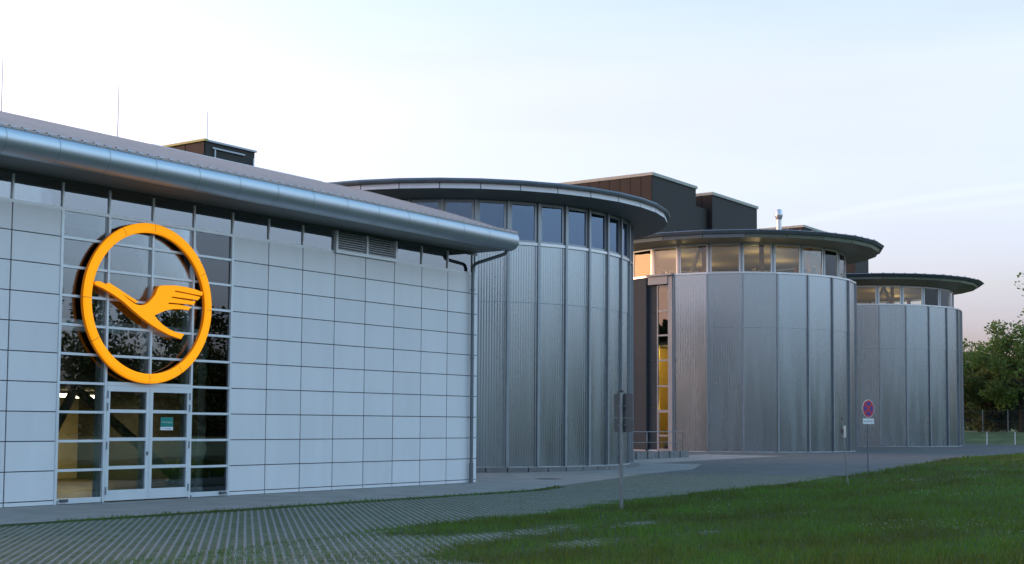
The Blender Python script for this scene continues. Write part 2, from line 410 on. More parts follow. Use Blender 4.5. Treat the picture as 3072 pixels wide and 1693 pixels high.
# terrain with the grassy bank beyond the road
def terrain():
    mb = MB(); xs = [-3000,-300,-40,-14,0,22,48,70,90,103.5,108,112,118,300,3000]; ys = [-3000,-300,-60,-24,-12,-3,0,6,12,20,40,300,3000]
    def z(x):
        return gz(x) - .03 + (0 if x < 103.5 else 1.05*min((x-103.5)/8.5, 1))
    vs = [(x, y, z(x)) for x in xs for y in ys]; k = len(ys)
    fs = [(i*k+j, (i+1)*k+j, (i+1)*k+j+1, i*k+j+1) for i in range(len(xs)-1) for j in range(k-1)]
    mb.mesh(vs, fs); tag(mb.build('ground', M['soil'], fix=False), kind='structure')
terrain()
def pave_edge(x):
    pts = [(-14,-3.8),(13,-3.7),(15,-3.05),(24.1,-.56),(29,0),(34,2.2)]
    for (x0,y0),(x1,y1) in zip(pts, pts[1:]):
        if x <= x1: return y0+(y1-y0)*(x-x0)/(x1-x0)
    return 2.2
xs = [-14,0,13,15,18,22,24.1,29,34]
sheet('pavement', [(x, [pave_edge(x), pave_edge(x)*.5+4, 9.5]) for x in xs], .006, M['paving'])
xs = [22,24.1,27.1,29,34,47.4,48,63.4,80,103.5,140]
sheet('road', [(x, [edge_y(x)-.3, (edge_y(x)+30)/2, 30]) for x in xs], 0.0, M['asphalt'])
xs = lin(29, 47, 10)
sheet('footpath', [(x, [4.2+.25*math.sin((x-29)/18*math.pi), 6.2, 8.6]) for x in xs], .004, M['paving'])
# parking bays of grass pavers, then the lawn that has grown over the same pavers
def pv_rows():
    rows = []
    for x in lin(-14, 27.5, 250):
        a = edge_y(x)-.5; b = pave_edge(x) if x < 24 else pave_edge(x) - (x-24)/3.5*5.2
        b = max(b, a+.05)
        rows.append((x, lin(a, b, 46)))
    return rows
sheet('parking_pavers', pv_rows(), .008, M['paver'], with_turf=True)
def lawn_rows():
    rows = []
    for x in lin(-14, 26, 300)+lin(26.5, 112, 120)[:-1]:
        e = edge_y(x) + .10*smooth_noise(x, 0, .9, 2.2) + .10*smooth_noise(x, 0, 4.0, 6.2)
        rows.append((x, [e - (e+26)*((j/60)**1.5) for j in range(61)]))
    return rows
sheet('lawn', lawn_rows(), .022, M['paver'], with_turf=True)

# ------------------------------------------------------------------ grass blades, clover
CAMX, CAMY = -15.65, -23.28
def grass():
    n0 = 330000
    # denser near the path the photo was taken from, thinner far off
    d = 14.5*np.exp(rng.random(n0)*math.log(100/14.5)); a = rng.uniform(R(36), R(84), n0)
    X = CAMX + d*np.sin(a); Y = CAMY + d*np.cos(a)
    keep = np.zeros(n0, bool); hh = np.zeros(n0); zz = np.zeros(n0)
    th = R(46.6); c, s = math.cos(th), math.sin(th)
    for i in range(n0):
        x, y = X[i], Y[i]
        if x > 104 or x < -13: continue
        e = edge_y(x)
        if y < e + .1:
            t = turf(x, y)
            if rng.random() < t*1.05 - .12:
                keep[i] = True; hh[i] = .035 + .05*t + .02*smooth_noise(x, y, .8, 4.4); zz[i] = gz(x)+.02
        elif x < 27 and y < pave_edge(x)-.02:
            t = turf(x, y)
            p = -x*s + y*c; f = abs((p/.121) % 1 - .5)
            if f > .22 and rng.random() < t*.9 - .02:
                keep[i] = True; hh[i] = .018+.03*t; zz[i] = gz(x)+.006
            elif t > .6 and rng.random() < t:
                keep[i] = True; hh[i] = .05; zz[i] = gz(x)+.006
    X, Y, H, Z, d = X[keep], Y[keep], hh[keep], zz[keep], d[keep]; n = len(X)
    wd = .0045*(d/16)**.9; az = rng.uniform(0, 2*np.pi, n); H = H*rng.uniform(.6, 1.35, n)
    tuft = np.array([max(0, smooth_noise(x, y, 1.4, 11.3)-.18)+max(0, smooth_noise(x, y*1.6, .5, 7.7)-.3) for x, y in zip(X, Y)])
    H = H*(1+1.5*tuft)
    lean = rng.uniform(.1, .7, n)*H; la = rng.uniform(0, 2*np.pi, n)
    v = np.zeros((n, 3, 3))
    v[:,0] = np.stack([X+np.cos(az)*wd, Y+np.sin(az)*wd, Z], -1)
    v[:,1] = np.stack([X-np.cos(az)*wd, Y-np.sin(az)*wd, Z], -1)
    v[:,2] = np.stack([X+np.cos(la)*lean, Y+np.sin(la)*lean, Z+H], -1)
    tone = np.clip(np.array([.5+.62*smooth_noise(x*.6, y*1.5, .5, 1.7)+.4*smooth_noise(x, y, 2.5, 8.1)-.3*max(0,smooth_noise(x, y*1.4, .28, 15.5)) for x, y in zip(X, Y)]) + rng.normal(0, .16, n), 0, 1)
    me = bpy.data.meshes.new('grass'); me.vertices.add(n*3); me.vertices.foreach_set('co', v.ravel())
    me.loops.add(n*3); me.loops.foreach_set('vertex_index', np.arange(n*3, dtype=np.int32))
    me.polygons.add(n); me.polygons.foreach_set('loop_start', np.arange(0, n*3, 3, dtype=np.int32))
    at = me.attributes.new('tone', 'FLOAT', 'FACE'); at.data.foreach_set('value', tone)
    me.materials.append(M['blade']); me.update(); me.validate()
    o = bpy.data.objects.new('grass', me); col.objects.link(o)
    tag(o, 'dark green grass blades growing over the lawn and between the paver ribs', 'grass', kind='stuff')
grass()
def clover():
    mb = MB(); cl = []
    for _ in range(110):
        d = 20*math.exp(random.random()**.8*math.log(80/20)); a = R(random.uniform(46, 82))
        cl.append((CAMX+d*math.sin(a), CAMY+d*math.cos(a), random.uniform(.5, 1.8), random.randint(10, 50)))
    for cx, cy, r, k in cl:
        for _ in range(k):
            x = cx+random.gauss(0, r); y = cy+random.gauss(0, r*.22)
            if y > edge_y(x)-.1 or x > 90 or x < -12 or turf(x, y) < .6: continue
            d = math.hypot(x-CAMX, y-CAMY); s = random.uniform(.004, .008)*(1+d/60); z = gz(x)+random.uniform(.075, .12)
            mb.mesh([(x-s,y,z),(x+s,y,z),(x,y-s,z),(x,y+s,z),(x,y,z-s),(x,y,z+s)], [(0,2,5),(2,1,5),(1,3,5),(3,0,5),(2,0,4),(1,2,4),(3,1,4),(0,3,4)])
    o = mb.build('clover', M['flower'], fix=False)
    tag(o, 'small white clover flowers scattered in patches over the lawn', 'flowers', kind='stuff')
clover()

# ------------------------------------------------------------------ the hall with the emblem
W, H, ZB = 1.17, .6, .1
def row(j): return ZB + H*j
ZSILL, ZHEAD = 6.07, 6.68
XR, XL, YB = 15.47, -7.02, 12.6
hall = thing('hall_building', 'long white panelled hall with round metal eave and glazed entrance bay', 'building')
def hall_walls():
    mb = MB(); g = .0105
    for i in range(-6, 14):
        x0, x1 = i*W, min((i+1)*W, XR)
        if 1 <= i < 5 or i*W >= XR: continue
        for j in range(10):
            z0, z1 = row(j), (row(j+1) if j < 9 else ZSILL)
            mb.box(x0+1.5*g, x1-1.5*g, -.022, .012, z0+g, z1-g, 0, 1+random.uniform(-.035, .035))
        mb.box(x0+1.5*g, x1-1.5*g, -.022, .012, .015, row(0)-g, 0, 1.03)
        mb.build('wall_panels', M['panel'], hall, attr='tone') if i in (0, 13) else None
        if i == 0: mb = MB()
    # gable end (facing the round towers)
    mb = MB(); k = int(YB/W)
    for i in range(k):
        for j in range(10):
            z0, z1 = row(j), (row(j+1) if j < 9 else ZSILL)
            mb.box(XR-.012, XR+.022, .03+i*W+g, .03+(i+1)*W-g, z0+g, z1-g, 0, 1+random.uniform(-.035, .035))
    mb.build('wall_panels', M['panel'], hall, attr='tone')
    mb = MB()
    for x0, x1 in ((XL, W-.03), (5*W+.03, XR-.02)): mb.box(x0, x1, .013, .25, .0, ZSILL-.02)
    mb.box(XR-.25, XR-.013, .26, YB, 0, ZSILL+1.2)
    mb.box(XL, XL+.2, .26, YB-.21, 0, 7.3); mb.box(XL, XR-.26, YB-.2, YB, 0, 7.85)
    mb.mesh([(x,y,z) for x in (XL,XL+.2) for y,z in ((.26,7.31),(YB-.21,7.31),(YB-.21,7.85),(6.3,9.25),(.26,7.45))], [(0,1,2,3,4),(9,8,7,6,5),(0,5,6,1),(1,6,7,2),(2,7,8,3),(3,8,9,4),(4,9,5,0)])
    mb.build('wall', M['joint'], hall)
    mb = MB(); mb.box(XL, XR, -.02, .26, ZSILL-.018, ZSILL+.05); mb.build('window_sill', M['frame'], hall)
    mb = MB(); mb.box(XL, XR-.02, -.02, .2, ZHEAD-.05, ZHEAD+.02); mb.build('lintel', M['darkmetal'], hall)
hall_walls()
def clerestory():
    for i in range(-6, 14):
        if i in (8, 9): continue
        x0, x1 = i*W, min((i+1)*W, XR-.05)
        if x1-x0 < .1: continue
        mb = MB(); z0, z1 = ZSILL+.052, ZHEAD-.052
        mb.box(x0-.019, x0+.019, -.035, .06, z0, z1)
        f = mb.build('window', M['frame'], hall)
        mb = MB(); mb.box(x0+.02, x1-.02, .0, .015, z0, z1); mb.build('pane', M['glassclere'], f)
    mb = MB(); mb.box(XR-.14, XR-.02, -.03, .1, ZSILL+.052, ZHEAD-.052); mb.build('corner_post', M['frame'], hall)
    # louvre, two bays wide
    mb = MB(); x0, x1 = 8*W, 10*W; z0, z1 = ZSILL+.052, ZHEAD-.052
    for x in (x0, (x0+x1)/2, x1-.0): mb.box(x-.035, x+.035, -.09, .1, z0, z1)
    mb.box(x0-.04, x1+.04, -.10, -.021, ZSILL-.01, ZSILL+.07)
    lv = mb.build('louvre', M['frame'], hall)
    for q in range(2):
        a = x0+.036+q*W; b = a+W-.072; mb = MB()
        for k in range(8):
            z = z0+.035+k*(z1-z0-.03)/8
            mb.mesh([(a,-.06,z),(b,-.06,z),(b,.03,z+.045),(a,.03,z+.045),(a,-.06,z+.012),(b,-.06,z+.012),(b,.03,z+.057),(a,.03,z+.057)],
                    [(0,3,2,1),(4,5,6,7),(0,1,5,4),(1,2,6,5),(2,3,7,6),(3,0,4,7)])
        mb.build('louvre_slats', M['frame'], lv)
    mb = MB(); mb.box(x0, x1, .105, .13, z0, z1); mb.build('louvre_back', M['black'], lv)
clerestory()
def curtain_wall():
    xs = [i*W for i in range(1, 6)]; mb = MB()
    z0 = .06
    for i, x in enumerate(xs):
        if i in (0, 4): mb.box(x-.03, x+.03, -.045, .10, z0-.05, ZSILL-.02)
        elif i == 2: mb.box(x-.027, x+.027, -.045, .10, row(4)+.02, ZSILL-.02)
        else: mb.box(x-.027, x+.027, -.045, .10, z0-.05, ZSILL-.02)
    for i in range(4):
        for j in range(0, 10):
            if i in (1, 2) and j < 4: continue
            z = row(j)
            mb.box(xs[i]+.031, xs[i+1]-.031, -.035, .08, z-.026, z+.026)
    cw = mb.build('curtain_wall', M['frame'], hall)
    for i in range(4):
        for j in range(0, 10):
            if i in (1, 2) and j < 4: continue
            za, zb = row(j)+.028, (row(j+1)-.028 if j < 9 else ZSILL-.02)
            mb = MB(); mb.box(xs[i]+.032, xs[i+1]-.032, .01, .026, za, zb); mb.build('pane', M['glass'], cw)
    mb = MB()
    for i, x in enumerate(xs): mb.box(x-.035, x+.035, .12, .42 if i == 4 else .27, 0, 6.05)
    mb.build('mullion_fin', M['fin'], cw)
    mb = MB(); mb.box(xs[4]-.10, xs[4]-.04, .43, .95, 0, 6.05); mb.build('reveal', M['fin'], cw)
    mb = MB()
    for k in (0, 3):
        mb = MB(); mb.box(xs[k]+.06, xs[k+1]-.06, -.05, .09, .02, .072); mb.build('threshold', M['frame'], cw)
    # double door
    xa, xb = xs[1]+.03, xs[3]-.03; xm = (xa+xb)/2
    for x0, x1, hinge in ((xa, xm-.004, 0), (xm+.004, xb, 1)):
        mb = MB(); zt = row(4)-.03; zbot = .035; st = .085
        mb.box(x0, x0+st, -.05, .03, zbot, zt); mb.box(x1-st, x1, -.05, .03, zbot, zt)
        mb.box(x0+st, x1-st, -.048, .03, zbot, zbot+.22); mb.box(x0+st, x1-st, -.048, .03, zt-.12, zt)
        zr = [zbot+.22, row(1)+.03, row(2)+.03, row(3)+.03, zt-.12]
        for z in zr[1:4]: mb.box(x0+st, x1-st, -.046, .03, z-.035, z+.035)
        d = mb.build('door', M['frame'], hall)
        for k in range(4):
            a = zr[k]+(0 if k == 0 else .035); b = zr[k+1]-(0 if k == 3 else .035)
            mb = MB(); mb.box(x0+st, x1-st, -.012, .004, a, b); mb.build('pane', M['glass'], d)
        hx = x0+.02 if hinge == 0 else x1-.02
        for hz in (.25, 1.2, 2.02, 2.28):
            mb = MB(); mb.tube([(hx, -.062, hz-.08), (hx, -.062, hz+.08)], .014, 8); mb.build('hinge', M['pole'], d)
        if hinge == 0:
            mb = MB(); mb.box(x1-.06, x1-.025, -.064, -.05, .98, 1.06); mb.build('lock', M['darkmetal'], d)
    mb = MB(); mb.box(xs[1]+.03, xs[3]-.03, -.052, .09, row(4)-.026, row(4)+.05); mb.build('door_head', M['frame'], hall)
    for x in (xs[0]+.18, xs[4]-.2):
        mb = MB(); mb.box(x-.09, x+.09, -.10, -.05, .06, .115); mb.build('foot_bracket', M['darkmetal'], hall)
curtain_wall()
def hall_interior():
    mb = MB()
    mb.box(XL+.2, XR-.26, .27, YB-.21, -.02, .012); mb.build('interior_floor', M['intfloor'], hall)
    mb = MB(); mb.box(XL+.25, 10.0, 10.2, 10.3, .02, 2.55); mb.build('interior_wall', M['intwarm'], hall)
    mb = MB(); mb.box(9.3, 9.4, 3.2, 10.19, .02, 2.55); mb.box(9.41, XR-.3, 10.2, 10.3, .02, 2.55); mb.build('interior_wall', M['interior'], hall)  # screen wall added and back wall darkened so the right bays look unlit
    mb = MB(); mb.box(XL+.25, XR-.3, 4.8, YB-.22, 2.56, 2.9); mb.box(6.5, 6.6, .9, 4.79, 2.9, 6.0)
    mb.box(XL+.25, XR-.3, YB-.32, YB-.22, 2.91, 7.2)
    mb.box(XL+.25, XR-.3, .45, .75, 3.62, 3.86, 1)
    mb.build('mezzanine', [M['interior'], M['fin']], hall)
    mb = MB()
    mb.box(-1.5, -1.3, .3, 10.1, .02, 2.55); mb.build('partition_wall', M['intwarm'], hall)
    mb = MB()
    for a, b in (((3.95,5.0,.05),(5.4,5.0,2.7)), ((7.4,3.2,.05),(5.6,5.4,2.56)), ((8.4,5,.05),(10.4,5.3,2.56)), ((9.0,2.6,2.56),(7.2,2.9,.05))):
        mb.tube([a, b], .12, 10)
    mb.build('strut', M['strut'], hall, smooth=40)
    # interior writing, dark letters on a dark wall
    cu = bpy.data.curves.new('wall_lettering', 'FONT'); cu.body = 'Lufthansa Flight Training'; cu.size = .26; cu.extrude = .01; cu.align_x = 'LEFT'
    o = bpy.data.objects.new('wall_lettering', cu); col.objects.link(o); o.parent = hall
    o.rotation_euler = (R(90), 0, R(-90)); o.location = (6.48, 4.75, 3.45)
    cu.materials.append(M['black']); letters(o)
hall_interior()
def ceiling_light(x, y, z, l, label):
    t = thing('ceiling_light', label, 'light', (x, y, z), 0, 'strip lights inside the glazed entrance')
    mb = MB(); mb.box(-l/2, l/2, -.06, .06, 0, .05); mb.build('housing', M['white'], t)
    mb = MB(); mb.box(-l/2+.02, l/2-.02, -.05, .05, -.085, -.002); mb.build('diffuser', M['lamp'], t)
    li = bpy.data.lights.new('tube_light', 'AREA'); li.shape = 'RECTANGLE'; li.size = l; li.size_y = .1; li.energy = 5.0; li.color = (1, .74, .38)
    o = bpy.data.objects.new('tube_light', li); col.objects.link(o); o.parent = t; o.location = (0, 0, -.10)
ceiling_light(7.12, 8.0, 2.46, .46, 'leftmost lit strip light seen through the entrance glazing')
ceiling_light(7.85, 8.0, 2.44, .62, 'wider lit strip light left of the entrance doors')
ceiling_light(10.75, 8.0, 2.42, .5, 'small lit strip light seen through the right door leaf')
def hall_roof():
    prof = [(-1.41,7.205),(-.63,7.40),(.9,7.91),(2.61,8.42),(4.2,8.89),(5.6,9.27),(6.3,9.43)]
    X0, X1 = XL-.2, 15.52
    mb = MB(); p = .27; xs = []; x = X0
    while x < X1-.02:
        xs += [(x, 0), (x+.19, 0), (x+.205, .03), (x+.245, .03), (x+.26, 0)]; x += p
    xs = [q for q in xs if q[0] < X1-.02] + [(X1-.01, .0)]
    k = len(prof); vs = [(x, y, z+h) for x, h in xs for y, z in prof]
    fs = [(i*k+j, (i+1)*k+j, (i+1)*k+j+1, i*k+j+1) for i in range(len(xs)-1) for j in range(k-1)]
    mb.mesh(vs, fs)
    rf = mb.build('roof', M['roofm'], hall)
    mb = MB(); x = X0
    while x < X1-.3:
        mb.box(x+.012, x+.258, -1.432, -1.405, 7.172, 7.212); x += p
    mb.build('sheet_end_lip', M['roofm'], rf)
    mb = MB()   # deck below the sheets, back slope and verge
    full = prof + [(7.2,9.42),(12.7,8.0)]
    for (y0,z0),(y1,z1) in zip(full, full[1:]):
        mb.mesh([(X0,y0,z0-.02),(X1,y0,z0-.02),(X1,y1,z1-.02),(X0,y1,z1-.02),(X0,y0,z0-.12),(X1,y0,z0-.12),(X1,y1,z1-.12),(X0,y1,z1-.12)],
                [(0,1,2,3),(7,6,5,4),(0,4,5,1),(1,5,6,2),(2,6,7,3),(3,7,4,0)])
    mb.build('roof_deck', M['roofedge'], rf)
    mb = MB()
    for (y0,z0),(y1,z1) in zip(prof, prof[1:]): mb.bar((X1+.012,y0,z0-.03),(X1+.012,y1,z1-.03), .02, .16)
    mb.build('verge_trim', M['seam'], rf)
    mb = MB(); mb.box(8.6, X1, 6.31, 6.75, 9.34, 9.50); mb.build('ridge_flashing', M['eave'], rf)
    # gable infill
    mb = MB(); gp = [(.26,ZSILL+1.0),(12.5,ZSILL+1.0),(12.5,7.9),(7.2,9.28),(6.3,9.29),(2.61,8.28),(.9,7.77),(.26,7.5)]
    b = [(XR-.2,y,z) for y,z in gp]; c = [(XR-.02,y,z) for y,z in gp]; n = len(gp)
    mb.mesh(b+c, [tuple(range(n)), tuple(range(2*n-1,n-1,-1))]+[(i,(i+1)%n,n+(i+1)%n,n+i) for i in range(n)])
    mb.build('gable_wall', M['panel'], hall)
    # soffit
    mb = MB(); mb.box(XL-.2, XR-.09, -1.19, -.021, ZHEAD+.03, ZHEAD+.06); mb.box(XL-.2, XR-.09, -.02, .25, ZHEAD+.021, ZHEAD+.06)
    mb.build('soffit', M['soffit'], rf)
    # bullnose eave
    mb = MB(); cy, cz, r = -1.2, 6.985, .29; n = 28
    ends = [(X0, 1.0)] + [(15.46, 1.0)] + [(15.46+.13*math.sin(a), math.cos(a)**.7) for a in (R(25), R(45), R(62), R(76), R(86))]
    vs = []
    for x, s in ends:
        for j in range(n):
            a = 2*math.pi*j/n; vs.append((x, cy+r*s*math.cos(a), cz+r*s*math.sin(a)))
    fs = [(i*n+j, i*n+(j+1)%n, (i+1)*n+(j+1)%n, (i+1)*n+j) for i in range(len(ends)-1) for j in range(n)]
    fs += [tuple(range(n)), tuple((len(ends)-1)*n+j for j in range(n))]
    mb.mesh(vs, fs)
    ev = mb.build('eave', M['eave'], rf, smooth=50)
    mb = MB()
    for i in range(-6, 13):
        x = i*W+.02; rr = r+.0025
        vs = [(x+dx, cy+rr*math.cos(2*math.pi*j/n), cz+rr*math.sin(2*math.pi*j/n)) for dx in (-.006,.006) for j in range(n)]
        mb = MB(); mb.mesh(vs, [(j, (j+1)%n, n+(j+1)%n, n+j) for j in range(n)])
        mb.build('eave_seam', M['seam'], ev, smooth=True)
    # downpipe
    mb = MB(); x, y = 15.08, -.13
    mb.tube([(x,y,.0),(x,y,.55)], .062, 12); mb.tube([(x,y,.55),(x,y,2.2)], .05, 12)
    mb.tube([(x,y,2.2),(x,y,4.1)], .0505, 12); mb.tube([(x,y,4.1),(x,y,6.22)], .05, 12)
    pts = [Vector((x,y,6.22)), Vector((x+.01,y-.04,6.32)), Vector((x+.05,y-.14,6.38)), Vector((x+.22,y-.8,6.56)), Vector((x+.26,y-.96,6.61)), Vector((x+.27,y-1.02,6.70)), Vector((x+.27,y-1.02,6.75))]
    mb.tube(pts, .05, 12)
    dp = mb.build('downpipe', M['pipe'], hall, smooth=40)
    mb = MB()
    for z in (.56, 1.9, 3.6, 5.6):
        mb = MB(); mb.tube([(x,y,z-.02),(x,y,z+.02)], .066, 12); mb.build('pipe_clamp', M['pipe'], dp)
hall_roof()

# ------------------------------------------------------------------ emblem
def emblem():
    t = thing('emblem_sign', 'big glowing orange ring with a flying crane inside, fixed over the entrance doors', 'sign', (3.37, -.20, 4.285))
    ro, ri, n = 1.752, 1.54, 96
    prof = [(ri+.035,0),(ro-.045,0),(ro,.04),(ro,.12),(ri,.12),(ri,.035)]
    pm = [0,0,1,2,1,0]; mb = MB(); k = len(prof)
    vs = [(r*math.cos(2*math.pi*i/n), d, r*math.sin(2*math.pi*i/n)) for i in range(n) for r, d in prof]
    b = len(mb.v); mb.v += vs
    for i in range(n):
        for j in range(k):
            j2 = (j+1) % k; i2 = (i+1) % n
            mb.f.append((i*k+j, i*k+j2, i2*k+j2, i2*k+j)); mb.m.append(pm[j]); mb.a.append(0)
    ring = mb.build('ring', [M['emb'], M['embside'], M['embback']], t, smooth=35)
    mb = MB()
    for a in (28, 88, 117, 180, 211, 270, 301, 359):
        a = R(a); c, s = math.cos(a), math.sin(a); w = .006; rr = ((ri+.03, -.002), (ro-.04, -.002), (ro+.002, .04), (ro+.002, .115))
        for (r0,d0),(r1,d1) in zip(rr, rr[1:]):
            mb.face([(r0*c-w*s, d0, r0*s+w*c),(r1*c-w*s, d1, r1*s+w*c),(r1*c+w*s, d1, r1*s-w*c),(r0*c+w*s, d0, r0*s-w*c)])
    mb.build('ring_seam', M['embseam'], ring, fix=False)
    CR = [(-1.50,.335),(-1.45,.353),(-1.364,.356),(-1.22,.31),(-1.167,.339),(-1.119,.342),(-.96,.273),(-.763,.185),(-.538,.084),(-.361,.012),(-.429,-.029),(-.611,.053),(-.798,.142),(-.635,.04),(-.459,-.046),(-.346,-.068),(-.208,-.057),(-.096,.002),(.003,.097),(.09,.197),(.15,.325),(.2,.396),(.29,.418),(.407,.43),(.67,.449),(.938,.441),(1.21,.412),(1.446,.363),(1.427,.285),(1.351,.286),(1.009,.312),(.647,.337),(.634,.307),(1.01,.284),(1.38,.251),(1.299,.17),(1.149,.179),(.558,.194),(.546,.165),(1.239,.135),(1.179,.055),(1.03,.059),(.47,.054),(.458,.022),(.749,.027),(1.113,.002),(1.034,-.077),(.818,-.067),(.593,-.084),(.384,-.13),(.23,-.193),(.084,-.26),(.17,-.341),(.315,-.445),(.501,-.536),(.674,-.588),(.794,-.602),(.928,-.62),(.838,-.735),(.504,-.66),(.215,-.559),(-.019,-.456),(-.276,-.321),(-.53,-.168),(-.781,-.006),(-1.028,.113),(-1.27,.211),(-1.449,.264),(-1.50,.285)]
    mb = MB(); mb.prism(CR, .0, .10, 0, 1)
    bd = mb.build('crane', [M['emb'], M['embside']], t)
    mb = MB()
    for x, z in ((-1.2,.3),(-.3,-.15),(.55,.2),(.5,-.55)): mb.tube([(x,.10,z),(x,.17,z)], .025, 8)
    for a in (45, 135, 225, 315): mb.tube([(1.64*math.cos(R(a)),.12,1.64*math.sin(R(a))),(1.64*math.cos(R(a)),.17,1.64*math.sin(R(a)))], .03, 8)
    mb.build('bracket', M['pole'], t)
emblem()
def text(body, size, mat_, parent, loc, rot, align='CENTER', extrude=.0, name='lettering'):
    cu = bpy.data.curves.new(name, 'FONT'); cu.body = body; cu.size = size; cu.align_x = align; cu.align_y = 'CENTER'; cu.extrude = extrude
    o = bpy.data.objects.new(name, cu); col.objects.link(o); o.parent = parent; o.location = loc; o.rotation_euler = rot
    cu.materials.append(mat_); return letters(o)
def notice():
    t = thing('door_notice', 'green and white notice stuck inside the glass of the right door leaf', 'notice', (4.02, -.0165, 1.66))
    mb = MB(); mb.box(-.175, .175, 0, .003, -.06, .15); mb.build('green_board', M['green'], t)
    mb = MB(); mb.box(-.175, .175, 0, .003, -.135, -.063); mb.build('white_board', M['white'], t)
    text('Notausgang', .066, M['palegreen'], t, (0, -.002, .045), (R(90), 0, 0))
    text('Tür freihalten', .046, M['blue'], t, (0, -.002, -.098), (R(90), 0, 0))
notice()

# ------------------------------------------------------------------ round towers
def corrugated(mb, p, q, z0, z1, pitch=.1, depth=.012):
    """vertical corrugation from p to q (2D), outward is to the right of p->q"""
    p, q = Vector(p), Vector(q); L = (q-p).length; t = (q-p)/L; nrm = Vector((t.y, -t.x))
    k = max(1, round(L/pitch)); prof = []
    for i in range(k):
        for f, h in ((0,0),(.17,.25),(.33,.75),(.5,1),(.67,.75),(.83,.25)): prof.append(((i+f)/k*L, h*depth))
    prof.append((L, 0))
    vs = []
    for s, h in prof:
        a = p + t*s + nrm*h; vs += [(a.x, a.y, z0), (a.x, a.y, z1)]
    mb.mesh(vs, [(2*i, 2*i+2, 2*i+3, 2*i+1) for i in range(len(prof)-1)])
def ringband(mb, N, ph, r0, z0, r1, z1, ks=None, m=0, gap=0.0):
    dt = 2*math.pi/N
    for k in (ks if ks is not None else range(N)):
        a, b = ph+k*dt+gap, ph+(k+1)*dt-gap
        mb.face([(r0*math.cos(a), r0*math.sin(a), z0), (r0*math.cos(b), r0*math.sin(b), z0), (r1*math.cos(b), r1*math.sin(b), z1), (r1*math.cos(a), r1*math.sin(a), z1)], m)
def solidring(mb, N, ph, ri, ro, z0, z1, ks=None, m=0):
    ringband(mb, N, ph, ro, z0, ro, z1, ks, m); ringband(mb, N, ph, ri, z0, ri, z1, ks, m)
    ringband(mb, N, ph, ri, z0, ro, z0, ks, m); ringband(mb, N, ph, ri, z1, ro, z1, ks, m)
